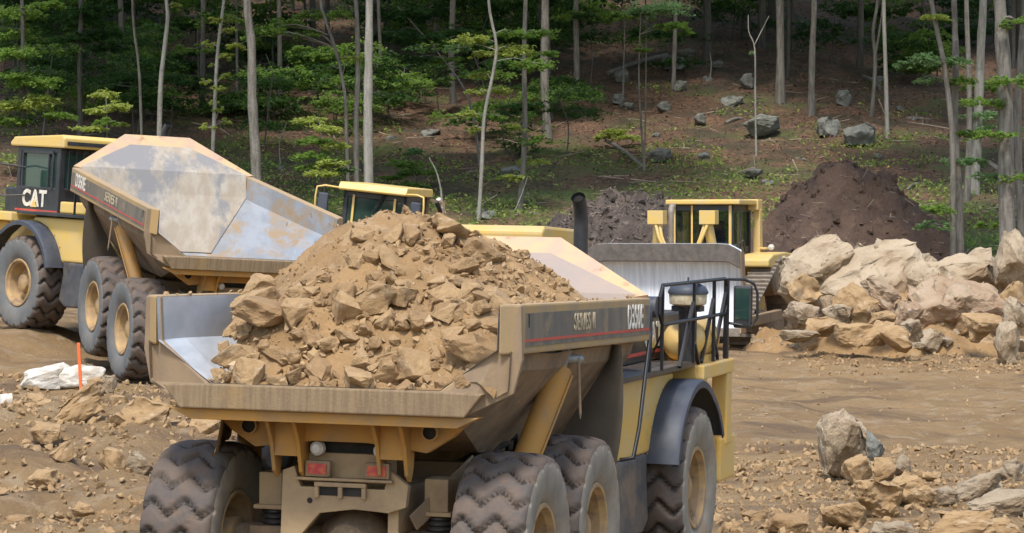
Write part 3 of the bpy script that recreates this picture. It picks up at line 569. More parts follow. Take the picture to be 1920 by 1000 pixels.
    MB().box(x1-.05, x1-.04, y0+.08, y1-.08, 2.45, 3.34).box(x0+.04, x0+.05, y0+.08, y1-.08, 2.45, 3.34).box(x0+.08, x1-.08, y0+.03, y0+.04, 2.45, 3.34).box(x0+.08, x1-.08, y1-.04, y1-.03, 2.45, 3.34).build('window', M['thin_glass'], cab)
    fr = MB().box(x1+.005, x1+.05, y1-.10, y1-.03, 2.2, 3.48).box(x1+.005, x1+.05, y0-.02, y0+.10, 2.2, 3.48).box(x1+.005, x1+.045, y0, y1, 2.3, 2.42).box(x1+.005, x1+.04, y0+.50, y0+.55, 2.3, 3.48)
    fr.build('window_frame', dz, cab, bevel=.01)
    MB().box(-1.2, -.75, -.25, .35, 2.2, 2.9).box(-1.25, -1.15, -.2, .3, 2.8, 3.1).build('seat', M['seat'], cab, bevel=.05)
    MB().box(x0-.15, x1+.2, y0-.12, y1+.22, 3.50, 3.62).box(x0-.2, x0+.25, y0-.16, y1+.26, 3.36, 3.64).build('roof', dz, root, bevel=.03)
    for s, y in ((-1, y0-.1), (1, y1+.18)): MB().prism([(-1.95, 2.2), (-1.62, 2.2), (-1.66, 3.4), (-1.9, 3.4)], lambda u, v, d: (u, d, v), y-.09, y+.09).box(-1.93, -1.64, y+s*.08-.07, y+s*.08+.17, 2.36, 2.42).build('roll_bar', dz, root, bevel=.03)
    MB().tube([(.05, .95, 2.2), (.1, 1.0, 2.5), (-.3, 1.05, 2.6), (-.5, 1.05, 2.3)], .025, 8).tube([(-.1, 1.02, 2.0), (-.12, 1.02, 3.3)], .02, 8).build('grab_rail', M['black'], root, smooth=50)
    # driver
    return root
g_ = bpy.data.materials.new('thin_glass'); g_.use_nodes = True; n_ = g_.node_tree.nodes; l_ = g_.node_tree.links
tp = n_.new('ShaderNodeBsdfTransparent'); tp.inputs[0].default_value = (.62, .70, .68, 1); gl = n_.new('ShaderNodeBsdfGlossy'); gl.inputs['Roughness'].default_value = .05; mx0 = n_.new('ShaderNodeMixShader'); mx0.inputs[0].default_value = .12
l_.new(tp.outputs[0], mx0.inputs[1]); l_.new(gl.outputs[0], mx0.inputs[2]); l_.new(mx0.outputs[0], n_['Material Output'].inputs[0]); M['thin_glass'] = g_
def onhit(px, Y, py=None):
    p = at(px, 430, Y); z = float(gz(p.x, Y, False)); return Vector((p.x, Y, z))
p = onhit(1312, 77.5); D = bulldozer(place((p.x, p.y, p.z-.03), 199))

# ------------------------------------------------------------------ wheel loader behind the load
def wheel_loader(m):
    root = empty('wheel_loader', m); tag(root, 'yellow wheel loader mostly hidden behind the heaped load, only its cab and mirrors showing', 'wheel loader')
    y = M['clean']
    for x in (-1.75, 1.75):
        MB().tube([(x, -1.2, .95), (x, 1.2, .95)], .16, 16).build('axle', M['mud'], root, smooth=40)
        for s in (-1, 1): wheel(root, x, s*1.2, .95, side='side_grey', s=1.086)
    MB().box(-3.2, -.2, -.6, .6, .9, 1.9).box(.1, 2.4, -.5, .5, .8, 1.6).build('chassis', M['mud'], root, bevel=.04)
    MB().prism([(-3.4, 1.3), (-3.5, 2.1), (-3.3, 2.45), (-.9, 2.62), (-.9, 1.3)], lambda u, v, d: (u, d, v), -.85, .85).build('engine_hood', y, root, bevel=.05)
    for s in (-1, 1):
        MB().prism([(-2.7, 1.9), (-2.3, 2.12), (-1.2, 2.12), (-.7, 1.5), (-.85, 1.45), (-1.28, 2.0), (-2.2, 2.0), (-2.6, 1.82)], lambda u, v, d: (u, s*d, v), .85, 1.5).build('fender', y, root, bevel=.02)
        MB().prism([(.9, 2.3), (1.2, 2.45), (2.6, 1.2), (3.3, .6), (3.1, .4), (2.2, 1.0)], lambda u, v, d: (u, s*d, v), .45, .58).build('lift_arm', y, root, bevel=.02)
        MB().tube([(1.0, s*.4, 1.2), (2.6, s*.45, 1.15)], .08, 12).build('lift_cylinder', M['steel'], root, smooth=40)
    MB().loft([[(3.2, yy, 1.5), (3.05, yy, 1.0), (3.1, yy, .45), (3.4, yy, .2), (4.2, yy, .12)] for yy in np.linspace(-1.6, 1.6, 5)]).build('bucket', M['track'], root, solid=.05, smooth=40)
    x0, x1, y0, y1 = -.95, .55, -.72, .72
    cb = MB().box(x0, x1, y0, y1, 1.7, 2.45)
    for x in (x0, x1-.10):
        for yy in (y0, y1-.10): cb.box(x, x+.10, yy, yy+.10, 2.4, 3.38)
    cb.box(x0, x1, y0, y0+.07, 3.2, 3.38).box(x0, x1, y1-.07, y1, 3.2, 3.38).box(x1-.07, x1, y0+.05, y1-.05, 3.24, 3.38)
    cab = cb.build('cab', M['black'], root, bevel=.02)
    MB().box(x0+.04, x1-.04, y0+.04, y1-.04, 2.42, 3.3).build('window', M['glass'], cab)
    MB().box(x1, x1+.03, y0+.22, y0+.27, 2.4, 3.3).box(x1, x1+.03, y1-.27, y1-.22, 2.4, 3.3).build('window_frame', y, cab, bevel=.005)
    MB().tube([(x1+.06, .30, 3.46), (x1+.05, .10, 3.1), (x1+.05, -.02, 2.95)], .014, 6).tube([(x1+.06, .24, 3.44), (x1+.05, .05, 3.05)], .02, 6).tube([(x1+.05, -.25, 2.9), (x1+.05, -.3, 2.5)], .012, 6).build('wiper', M['dark'], cab)
    MB().prism([(x0-.2, 3.38), (x1+.22, 3.38), (x1+.25, 3.42), (x1+.15, 3.56), (x0-.15, 3.56), (x0-.22, 3.5)], lambda u, v, d: (u, d, v), y0-.06, y1+.06).build('cab_roof', y, root, bevel=.03)
    for s in (-1, 1):
        am = MB().tube([(x1+.15, s*.76, 3.42), (x1+.3, s*1.05, 3.44), (x1+.35, s*1.22, 3.40), (x1+.35, s*1.24, 3.2), (x1+.33, s*1.24, 2.75), (x1+.3, s*1.15, 2.7), (x1+.1, s*.78, 2.72)], .022, 8).build('mirror_arm', y, root, smooth=60)
        MB().box(x1+.28, x1+.38, s*1.06-.11, s*1.06+.11, 2.85, 3.28).build('mirror', M['fender'], am, bevel=.03)
    MB().tube([(-.9, .95, 3.3), (-1.4, 1.1, 2.75), (-1.8, 1.2, 2.3)], .05, 10).build('handrail', M['black'], root, smooth=50)
    MB().tube([(-.97, .97, 3.36), (-1.06, 1.0, 3.26)], .056, 10).tube([(-1.13, 1.02, 3.16), (-1.22, 1.045, 3.06)], .056, 10).build('reflective_band', M['white'], root, smooth=50)
    MB().box(-1.4, -.95, .72, 1.2, 1.5, 1.62).box(-1.6, -.95, .72, 1.1, 2.0, 2.08).beam((-.97, .74, 2.0), (-.97, .74, 3.35), .05, .05).beam((-.97, 1.12, 2.0), (-.97, 1.12, 3.3), .05, .05).beam((-.97, .74, 3.33), (-.97, 1.12, 3.3), .05, .05).build('side_steps', M['mud'], root)
    return root
p = at(690, 346, 68.0); wheel_loader(place((p.x, p.y, p.z-3.56), 196, 0, -6))

# ------------------------------------------------------------------ rocks
def rock_mesh(seed, mt_, n=16, sub=3, rough=.05, sq=.6, name='rock', flat=24):
    rnd = random.Random(seed); bm = bmesh.new()
    for i in range(n):
        v = Vector((rnd.gauss(0, 1), rnd.gauss(0, 1), rnd.gauss(0, 1))).normalized(); mxc = max(abs(v.x), abs(v.y), abs(v.z))
        bm.verts.new(v*(1-sq+sq/mxc)*(.5+rnd.uniform(-.07, .05)))
    r = bmesh.ops.convex_hull(bm, input=bm.verts[:]); kill = list({g for g in r['geom_interior']+r['geom_unused'] if isinstance(g, bmesh.types.BMVert) and g.is_valid})
    if kill: bmesh.ops.delete(bm, geom=kill, context='VERTS')
    bmesh.ops.dissolve_limit(bm, angle_limit=R(14), verts=bm.verts[:], edges=bm.edges[:])
    bmesh.ops.bevel(bm, geom=bm.edges[:], offset=.014, segments=1, affect='EDGES', profile=.5, clamp_overlap=True)
    bmesh.ops.triangulate(bm, faces=bm.faces[:])
    for k in range(sub):
        bmesh.ops.subdivide_edges(bm, edges=[e for e in bm.edges if e.calc_length() > .075], cuts=1); bmesh.ops.triangulate(bm, faces=[f for f in bm.faces if len(f.verts) > 3])
    off = Vector((seed*3.1, seed*1.7, 0)); bm.normal_update()
    for v in bm.verts:
        q = v.co*2.6+off; v.co += v.normal*(mnoise.fractal(q, .7, 2.2, 6)*rough*1.1-abs(mnoise.noise(v.co*2.3+off))*rough*1.3+mnoise.noise(v.co*1.1+off)*rough*1.3)
    me = bpy.data.meshes.new(name); bm.to_mesh(me); bm.free(); me.materials.append(mt_)
    me.polygons.foreach_set('use_smooth', [True]*len(me.polygons)); me.set_sharp_from_angle(angle=R(flat)); return me
RL = {k: [rock_mesh(i*7+j+3, M[k], n=12+(i*3 % 9), name='rock') for i in range(7)] for j, k in enumerate(('rock', 'rock2', 'pale'))}
ALLR = 0
def rock(mesh, loc, size, rot, label, group=None, cat='rock', name='rock', sink=0.):
    o = link(name, mesh); o.location = loc; o.scale = size; o.rotation_euler = rot; tag(o, label, cat, group); return o
# --- load heaped in the near bed: height in the truck's own coordinates
def load_z(x, y):
    dx = (x-1.75)*np.where(x < 1.75, .90, .80); dy = (y-.16)*np.where(y > .16, 1.12, 1.0)
    r = np.sqrt(dx*dx+dy*dy); z = 3.82-.60*np.maximum(0, np.sqrt(r*r+.12)-.28)
    z = z+.40*np.exp(-(((x+.35)/.8)**2+((y+1.2)/.45)**2))+.12*np.exp(-(((x-2.8)/.6)**2+((y+1.0)/.4)**2))+.10*np.exp(-(((x-1.6)/.5)**2+((y-.8)/.4)**2))
    t = np.clip((x+.98)/.75, 0, 1); z = z*t+(1-t)*np.minimum(z, 2.27+.25*np.clip(-y-.9, 0, .5))
    return z+(.02+.055*t)*fbm(x, y, 1.5, 5, 21, .55)+.05*np.abs(fbm(x, y, 4., 3, 31))
xs = np.arange(-.98, 4.45, .045); ys = np.arange(-1.56, 1.57, .045); GX, GY = np.meshgrid(xs, ys, indexing='ij')
lim = np.where(GX < .9, 1.12+(GX+.98)*.24, 1.6)                        # the left rear corner of the bed stays clear
GZ = load_z(GX, GY); GZ = GZ-np.clip((GY-lim+.22)/.22, 0, 1)*1.3-np.clip((np.abs(GY)-1.42)/.12, 0, 1)*np.clip(GZ-3.08, 0, 1)*1.0-np.clip((-.80-GX)/.15, 0, 1)*.22*0
GZ = np.maximum(GZ, 1.7); nx, ny = GX.shape; GYc = np.clip(GY, -1.54, 1.54)
mb = MB(); mb.v = list(zip((GX+.03*vn(GX*3, GY*3, 4)).ravel().tolist(), GYc.ravel().tolist(), GZ.ravel().tolist()))
mb.f = [(i*ny+j, (i+1)*ny+j, (i+1)*ny+j+1, i*ny+j+1) for i in range(nx-1) for j in range(ny-1)]; mb.mi = [0]*len(mb.f)
keep = lambda f: sum(mb.v[k][2] for k in f)/4 > 1.72 and  mb.v[f[0]][0] < 3.3+.36*(mb.v[f[0]][2]-1.6)
mb.f = [f for f in mb.f if keep(f)]; mb.mi = [0]*len(mb.f)
o = mb.build('dirt_heap', M['dirt'], smooth=60); o.matrix_world = AM; tag(o, 'loose brown dirt mounded in the bed of the near dump truck between its rocks', 'dirt heap')
rnd = random.Random(5); placed = []; cand = []
def try_load(x, y, s, sp=.60):
    if any((x-a)**2+(y-b)**2 < (sp*(s+c)/2)**2 for a, b, c in placed): return False
    placed.append((x, y, s)); return True
LB = [(-.15, .80, .60, .5, 'big flat-topped clod of earth and rock at the left rear corner of the load'), (.9, 1.30, .36, .8, 'pointed rock leaning on the left rail of the near truck bed'), (.35, 1.12, .42, .8, 'blocky rock against the inner left rail of the near bed'),
      (2.4, -.62, .42, .7, 'long slab of rock near the top right of the load'), (1.6, -.66, .46, .75, 'round brown boulder in the middle right of the load'), (-.55, -.75, .44, .8, 'pale angular rock at the right of the tail lip'), (-.6, -1.2, .50, .6, 'wide low rock in the right rear corner of the load'),
      (1.7, -.30, .42, .55, 'rounded earth-caked boulder on the very top of the load'), (.3, -1.30, .40, .6, 'flat rock resting on the right rail of the near bed'), (-.5, 1.0, .36, .8, 'upright brown rock at the left end of the tail lip'), (.0, -.15, .36, .8, 'squat rock in the middle of the rear face of the load')]
for x, y, s, fl, lb in LB:
    placed.append((x, y, s)); z = float(load_z(np.array(x), np.array(y)))
    rock(RL['rock2' if s > .45 else 'rock'][rnd.randrange(7)], AM @ Vector((x, y, z+s*.10)), (s*1.25, s, s*fl), (rnd.uniform(-.3, .3), rnd.uniform(-.3, .3), rnd.uniform(0, 6)), lb, cat='rock')
nl = 0
for k in range(16000):
    if nl >= 172: break
    x = rnd.uniform(-.93, 3.9) if k % 3 else rnd.uniform(-.93, .6); y = rnd.uniform(-1.42, 1.40); low = max(0, min(1, (2.0-x)/2.4)); s = (.13+.30*rnd.random()**1.3)*(.38+.62*low)
    if k > 7000: s *= .6
    if y > 1.06+(x+.98)*.24 and x < .9: continue
    z = float(load_z(np.array(x), np.array(y)))
    if abs(y) > 1.3 and z > 3.05: z = min(z, 3.12)
    if x > .5 and rnd.random() < .72: continue
    if y > .0 and x > .1 and rnd.random() < .9: continue
    if not try_load(x, y, s): continue
    kd = 'rock' if rnd.random() < .62 else 'rock2'
    rock(RL[kd][rnd.randrange(7)], AM @ Vector((x, y, z+s*.12)), (s*rnd.uniform(.8, 1.35), s*rnd.uniform(.75, 1.1), s*rnd.uniform(.55, .95)), (rnd.uniform(-.6, .6), rnd.uniform(-.6, .6), rnd.uniform(0, 6)),
         'tan angular chunk of rock among the many in the load of the near dump truck', 'rocks heaped in the near truck bed'); nl += 1
def pebbles(name, pts, mt_, label, seed=1, cat='rubble'):
    r_ = random.Random(seed); base = []
    for k in range(6):
        bm = bmesh.new()
        for i in range(9):
            v = Vector((r_.gauss(0, 1), r_.gauss(0, 1), r_.gauss(0, 1))).normalized(); bm.verts.new(v*.5*r_.uniform(.8, 1.1))
        q = bmesh.ops.convex_hull(bm, input=bm.verts[:]); bm.verts.index_update(); vs = [v for v in bm.verts if v.link_faces]; ix = {v: i for i, v in enumerate(vs)}
        base.append((np.array([v.co[:] for v in vs]), [tuple(ix[v] for v in f.verts) for f in bm.faces])); bm.free()
    V, Fc, k = [], [], 0
    for p, s in pts:
        b, f = base[r_.randrange(6)]; m = np.array(Euler((r_.uniform(0, 6), r_.uniform(0, 6), r_.uniform(0, 6))).to_matrix()); sc = np.array([r_.uniform(.8, 1.3), r_.uniform(.7, 1.1), r_.uniform(.5, .9)])*s
        V.append((b*sc) @ m.T+np.array(p)); Fc += [tuple(i+k for i in t) for t in f]; k += len(b)
    me = bpy.data.meshes.new(name); me.from_pydata(np.concatenate(V).tolist(), [], Fc); me.materials.append(mt_); o = link(name, me); tag(o, label, cat, kind='stuff'); return o
pts = []
for k in range(3600):
    x = rnd.uniform(-.88, 4.0); y = rnd.uniform(-1.42, 1.40)
    if y > 1.04+(x+.98)*.24 and x < .9: continue
    z = float(load_z(np.array(x), np.array(y)))
    if abs(y) > 1.3: z = min(z, 3.1)
    s = (.018+.115*rnd.random()**2.4)*(.45 if y > .0 and x > .2 else 1); pts.append((AM @ Vector((x, y, z+s*.2)), s))
for k in range(60):      # crumbs lying along the rails
    x = rnd.uniform(-.6, 3.8); sg = rnd.choice((-1, 1)); s = .02+.05*rnd.random()**2; pts.append((AM @ Vector((x, sg*rnd.uniform(1.52, 1.69), zt(x)+s*.25)), s))
pebbles('rubble', pts, M['rock'], 'small crumbled stone strewn over the load of the near truck', 3)

# --- ground rocks
def groundrock(px, py, wpx, hpx, kind, label, seed, group=None, lift=.12, tilt=(0, 0), Y=None, flat=1., name='rock', cat='rock', dy=0):
    """px, py: middle of the rock in the photograph; its distance comes from where its foot meets the ground"""
    Yh = Y or hit(px, py+hpx*.42); p = at(px, py, Yh); wd = wpx/F*Yh; ht = hpx/F*Yh
    me = RC.get((kind, seed)) or rock_mesh(seed, M[kind], n=(20 if name == 'boulder' and wpx > 90 else 14+seed % 7), sq=(.4 if name == 'boulder' and wpx > 90 else .6), sub=4 if wpx > 70 else 3, rough=.035 if kind == 'chalk' else .075 if wpx > 90 else .06, name=name); RC[(kind, seed)] = me
    d = [max(v.co[i] for v in me.vertices)-min(v.co[i] for v in me.vertices) for i in range(3)]
    o = link(name, me); o.location = (p.x, p.y+dy, p.z); o.scale = (wd/d[0], (wd*.5+ht*.45)*flat/d[1], ht/d[2]); o.rotation_euler = (tilt[0], tilt[1], 0); tag(o, label, cat, group); return o
RC = {}
GR = [ # right foreground
 (1583, 838, 96, 150, 'pale', 'tall pale pointed boulder standing alone at the right', 11, (.1, -.12)), (1632, 842, 50, 62, 'lichen', 'small dark banded rock leaning behind the tall pale boulder', 52, (0, .5)),
 (1606, 884, 58, 62, 'rock', 'brown block at the foot of the tall pale boulder', 13, (0, 0)), (1657, 884, 44, 56, 'rock', 'small upright brown rock just right of the tall pale boulder', 14, (0, .15)), (1690, 874, 34, 42, 'pale', 'little pale stone right of the brown upright rock', 15, (0, 0)),
 (1704, 920, 92, 66, 'rock', 'cracked tan boulder with a dark right face, below the tall pale boulder', 16, (.2, .2)), (1648, 936, 96, 76, 'rock', 'rounded tan boulder left of the cracked tan boulder', 17, (0, .1)), (1772, 930, 56, 46, 'pale', 'pinkish white wedge of rock between two larger tan boulders', 18, (0, .2)),
 (1836, 918, 104, 50, 'pale', 'long pale slab sloping up to the right near the frame edge', 19, (0, -.35)), (1872, 950, 130, 54, 'pale', 'broad pale slab with a shadowed underside at the right edge', 20, (.3, -.2)), (1902, 886, 60, 46, 'pale', 'pale rock at the right edge above the two slabs', 21, (0, 0)),
 (1786, 984, 130, 56, 'rock', 'low wide tan rock cut by the bottom edge at the right', 22, (0, 0)), (1680, 996, 90, 34, 'pale', 'cream flat stone cut by the bottom edge', 23, (0, 0)), (1580, 968, 90, 62, 'rock', 'tan boulder half sunk in dirt at the bottom right', 24, (0, .1)), (1480, 985, 80, 50, 'rock2', 'low brown rock sunk in dirt right of the near truck', 25, (0, 0)), (1880, 990, 70, 40, 'rock', 'tan stone in the bottom right corner', 26, (0, 0)),
 (1746, 896, 40, 24, 'rock', 'small tan stone between the cracked boulder and the long slab', 27, (0, 0)), (1410, 968, 50, 30, 'rock2', 'small brown stone beside the front wheel of the near truck', 28, (0, 0)),
 # left foreground
 (84, 712, 96, 50, 'chalk', 'low white boulder with a dark underside, left of the orange stake', 31, (0, -.2)), (143, 710, 104, 56, 'chalk', 'bright white boulder just below the orange stake', 32, (0, .05)), (182, 722, 40, 44, 'rock', 'tan wedge leaning on the bright white boulder', 33, (0, .3)), (204, 722, 34, 38, 'pale', 'small pale stone at the tail of the near truck bed', 34, (0, 0)),
 (277, 782, 100, 74, 'rock', 'large brown block lying below the left end of the tail lip', 35, (.1, .25)), (214, 874, 62, 58, 'rock', 'tan rock with a dark left side, left of the pale triangular rock', 36, (0, .2)), (262, 874, 54, 50, 'pale', 'pale triangular rock beside the rear left wheel of the near truck', 37, (0, .4)),
 (150, 760, 110, 60, 'rock', 'long grey-brown slab leaning uphill below the white boulders', 38, (0, -.5)), (84, 812, 60, 44, 'rock', 'rounded tan rock at the left below the long slab', 39, (0, 0)), (54, 850, 54, 34, 'rock', 'small tan rock near the left edge', 40, (0, 0)), (84, 900, 62, 42, 'rock', 'tan rock in the middle of the bare dirt at lower left', 41, (0, 0)),
 (10, 756, 30, 36, 'chalk', 'white stone cut by the left edge', 42, (0, 0)), (130, 852, 60, 30, 'rock2', 'flat brown stone low on the left slope', 43, (0, .1)), (170, 690, 26, 18, 'pale', 'little pale stone on the mud behind the white boulders', 44, (0, 0)), (330, 800, 40, 24, 'rock', 'small tan stone right of the large brown block', 45, (0, 0)), (30, 985, 60, 40, 'rock2', 'brown rock in the bottom left corner', 46, (0, 0)), (155, 955, 44, 30, 'rock', 'small tan rock at the bottom left', 47, (0, 0)), (385, 800, 60, 40, 'rock', 'tan rock seen under the tail lip of the near truck', 48, (0, 0)), (228, 925, 36, 26, 'rock2', 'small brown rock close to the rear left wheel', 49, (0, 0)), (84, 606, 40, 12, 'chalk', 'thin white stone on the mud under the far truck', 50, (0, 0))]
for g in GR: groundrock(*g[:4], g[4], g[5], g[6], tilt=g[7])
# boulder pile at the right
BP = [
 (1532, 512, 132, 84, 'pale', 'huge rounded boulder with a dark hollow under it, leftmost on top of the pile', 61, (.5, -.38), 74.5), (1500, 560, 66, 96, 'pale', 'steep pale boulder beside the track of the bulldozer', 62, (.2, -.5), 74),
 (1514, 552, 58, 52, 'rock', 'brown wedge-shaped rock under the hollow of the huge rounded boulder', 63, (0, .7), 73.2), (1611, 492, 62, 52, 'pale', 'rounded boulder at the back of the pile under the tilted block', 64, (0, 0), 76),
 (1662, 484, 60, 38, 'pale', 'smooth tilted block perched highest on the pile', 65, (.2, .45), 75), (1692, 500, 56, 44, 'pale', 'pale rock behind the tilted block', 66, (0, 0), 76.5), (1634, 545, 220, 124, 'pale', 'broad pale sloping boulder in the middle of the pile', 67, (.5, -.3), 74.6),
 (1800, 530, 190, 108, 'pale', 'largest dome-shaped boulder at the right of the pile', 68, (.35, .05), 75.4), (1735, 505, 46, 44, 'pale', 'small rounded boulder left of the dome-shaped boulder', 69, (0, 0), 76), (1600, 580, 76, 58, 'rock', 'dark-faced block with a lit right edge in front of the broad boulder', 70, (.1, .5), 72.2),
 (1650, 566, 80, 50, 'stained', 'cream and rust coloured rock beside the dark-faced block', 71, (.2, .5), 73), (1790, 590, 172, 106, 'stained', 'large rust-stained boulder low in the middle right of the pile', 72, (.3, .1), 73), (1650, 604, 52, 26, 'rock', 'thin brown slab below the cream and rust coloured rock', 73, (0, -.2), 71.6),
 (1541, 620, 60, 34, 'rock', 'squared brown rock at the left foot of the pile', 74, (0, .05), 71.2), (1502, 600, 60, 50, 'pale', 'rounded pale rock next to the bulldozer track', 75, (0, 0), 72.6), (1606, 634, 74, 40, 'rock', 'flat-topped brown block with a black side at the foot of the pile', 76, (.2, .05), 70.6),
 (1650, 632, 70, 42, 'rock', 'leaning slab rising to the right at the foot of the pile', 77, (0, -.6), 70.4), (1683, 642, 62, 44, 'rock', 'rounded brown block at the front of the pile', 78, (0, .1), 70.0), (1709, 628, 38, 44, 'pale', 'pale upright rock next to the front brown block', 79, (0, 0), 70.6), (1727, 658, 24, 14, 'pale', 'small pale stone on the earth before the pile', 80, (0, 0), 69.6),
 (1908, 506, 76, 120, 'pale', 'tall rounded boulder cut by the right edge of the frame', 81, (0, .1), 74), (1900, 562, 46, 54, 'rock', 'brown rock below the tall boulder at the right edge', 82, (0, .3), 73), (1888, 648, 44, 72, 'pale', 'upright narrow rock standing before the pile at the right edge', 83, (.1, .3), 68.6), (1905, 606, 50, 60, 'pale', 'pale boulder behind the upright narrow rock', 84, (0, 0), 70.5),
 (1840, 620, 70, 50, 'rock', 'earth-covered rock between the rust-stained boulder and the upright narrow rock', 85, (0, 0), 71), (1570, 598, 50, 40, 'pale', 'small pale rock wedged in the left of the pile', 86, (0, 0), 72), (1742, 546, 100, 84, 'pale', 'pale rock wedged between the dome-shaped and broad boulders', 87, (0, .2), 74), (1694, 596, 54, 44, 'stained', 'stained rock between the cream rock and the large rust-stained boulder', 88, (0, .1), 72.4),
 (1556, 570, 60, 60, 'pale', 'pale boulder in the shade of the huge rounded boulder', 89, (0, 0), 74), (1500, 636, 70, 22, 'pale', 'low chalky rubble heap beside the bulldozer track', 90, (0, 0), 70.8)]
for g in BP: groundrock(g[0], g[1]-6, g[2]*1.14, g[3]*1.16, g[4], g[5], g[6], tilt=g[7], Y=g[8], name='boulder', cat='boulder', flat=1.0)
# grey boulders on the wooded slope
HB = [(1428, 236, 66, 38), (1552, 238, 42, 34), (1612, 252, 56, 40), (1582, 184, 28, 28), (1400, 152, 26, 26), (1376, 192, 40, 22), (1236, 292, 44, 26), (1262, 118, 46, 26), (1166, 142, 26, 24), (1160, 186, 22, 18), (1244, 200, 26, 18), (1276, 162, 26, 20), (1412, 324, 36, 14), (1440, 343, 26, 12), (1320, 292, 22, 14), (1646, 292, 16, 8), (1686, 204, 12, 10), (1714, 224, 24, 10), (1230, 256, 16, 12), (1326, 150, 18, 14), (1290, 98, 30, 16), (528, 318, 12, 14), (732, 262, 24, 14), (810, 250, 34, 14), (736, 186, 22, 12), (908, 402, 36, 18), (960, 320, 36, 18), (1535, 325, 14, 8), (1312, 222, 22, 18), (1650, 150, 26, 14), (1176, 200, 26, 14), (1500, 300, 20, 10), (1345, 120, 22, 14)]
for i, (px, py, w_, h_) in enumerate(HB):
    lb = {0: 'widest lichen-grey boulder on the wooded slope behind the bulldozer', 1: 'lichen-grey boulder, left of the pair above the brown soil mound', 2: 'craggy grey boulder, right of the pair above the brown soil mound', 6: 'sloping grey boulder among green ground cover behind the bulldozer exhaust', 3: 'round grey boulder between two straight trunks high on the slope'}.get(i)
    groundrock(px, py, w_*1.1, h_*1.15, 'lichen', lb or 'small weathered grey boulder half buried on the wooded slope', 100+i % 6, None if lb else 'grey boulders scattered over the wooded slope', name='boulder', cat='boulder', flat=1.2)
# loose smaller rocks, left and right
rnd = random.Random(11); n = 0; used = []
while n < 68:
    if rnd.random() < .62: x = rnd.uniform(-9.5, -2.6); y = rnd.uniform(38, 50)
    else: x = rnd.uniform(3.2, 8.2); y = rnd.uniform(37, 46)
    if (x > 0 and (x-3)*.9 < (y-38)*.55) or (x > -4.2 and y < 39) : continue
    s = .12+.34*rnd.random()**2.2
    if any((x-a)**2+(y-b)**2 < .16 for a, b in used): continue
    used.append((x, y)); z = float(gz(x, y)); L_ = x < 0
    rock(RL['rock' if rnd.random() < .6 else 'rock2'][rnd.randrange(7)], (x, y, z+s*.12), (s*1.2, s, s*.8), (rnd.uniform(-.5, .5), rnd.uniform(-.5, .5), rnd.uniform(0, 6)),
         'small tan stone lying loose on the rough dirt slope at the left' if L_ else 'small tan stone lying loose in the rubble at the lower right', 'loose stones on the left slope' if L_ else 'loose stones at the lower right'); n += 1
pts = []
for k in range(22000):
    u = rnd.random()
    if u < .45: x = rnd.uniform(-10, -1.5); y = rnd.uniform(36, 53)
    elif u < .75: x = rnd.uniform(2.5, 9); y = rnd.uniform(36, 50)
    elif u < .9: x = rnd.uniform(3, 14); y = rnd.uniform(50, 72)
    else: x = rnd.uniform(6.5, 13); y = rnd.uniform(67, 73)
    s = (.018+(.15 if u < .75 else .07)*rnd.random()**4)*(1.6 if y > 66 else 1)
    if u >= .75 and u < .9 and rnd.random() < .4: continue
    pts.append(((x, y, float(0)), s))
zz = gz(np.array([p[0][0] for p in pts]), np.array([p[0][1] for p in pts]))
pts = [((p[0], p[1], z+s*.15), s) for (p, s), z in zip(pts, zz)]
pebbles('gravel', pts, M['rock'], 'loose gravel and crumbled stone strewn over the work site', 9)


# ------------------------------------------------------------------ heaps of soil, mulch and rubble
def heap(name, cx, cy, rx, ry, prof, mt_, label, cat, seed, amp=.18, fs=1.2, step=.14, skew=0):
    u = np.arange(-rx, rx+step, step); v = np.arange(-ry, ry+step, step); U, V = np.meshgrid(u, v, indexing='ij')
    r = np.sqrt((U/rx)**2+(V/ry)**2)+.10*fbm(U+cx, V, .5, 3, seed); r = np.clip(r, 0, 1.2)
    Hh = np.interp(r, np.linspace(0, 1, len(prof)), prof); e = np.clip((1.0-r)*6, 0, 1)
    Z = gz(U+cx, V+cy, False)-.35*(1-e)+Hh*1.0+(fbm(U+cx, V+cy, fs, 5, seed+3, .55)*amp+np.abs(fbm(U, V, fs*2.5, 3, seed+8))*amp*.6)*e
    Z = np.where(r > 1.0, Z-.5*np.clip(r-1, 0, 1)*5, Z); nx, ny = U.shape
    mb = MB(); mb.v = list(zip((U+cx).ravel().tolist(), (V+cy).ravel().tolist(), Z.ravel().tolist())); mb.f = [(i*ny+j, (i+1)*ny+j, (i+1)*ny+j+1, i*ny+j+1) for i in range(nx-1) for j in range(ny-1) if r[i, j] < 1.12]; mb.mi = [0]*len(mb.f)
    o = mb.build(name, mt_, smooth=50); tag(o, label, cat); return (U+cx)[r < .98], (V+cy)[r < .98], Z[r < .98]
def sticks(name, P, n, seed, mt_, label, L0=.15, L1=.6, w=.012, cat='sticks', up=.35):
    r_ = random.Random(seed); mb = MB(); X, Y, Z = P
    for k in range(n):
        i = r_.randrange(len(X)); d = Vector((r_.gauss(0, 1), r_.gauss(0, 1), r_.gauss(0, up))).normalized()*r_.uniform(L0, L1)*.5; c = Vector((X[i], Y[i], Z[i]+.03)); q = w*r_.uniform(.6, 1.5)
        mb.tube([c-d, c+Vector((r_.gauss(0, .02), 0, r_.gauss(0, .02))), c+d], [q, q*.9, q*.4], 4)
    o = mb.build(name, mt_, recalc=False); tag(o, label, cat, kind='stuff')
q = at(1612, 430, 87); P = heap('topsoil_mound', q.x, 87, 4.9, 4.3, [4.0, 3.6, 2.85, 2.1, 1.4, .65, 0], M['topsoil'], 'tall pointed mound of dark brown topsoil with roots in it, behind the boulder pile', 'soil mound', 3, amp=.34, fs=1.3)
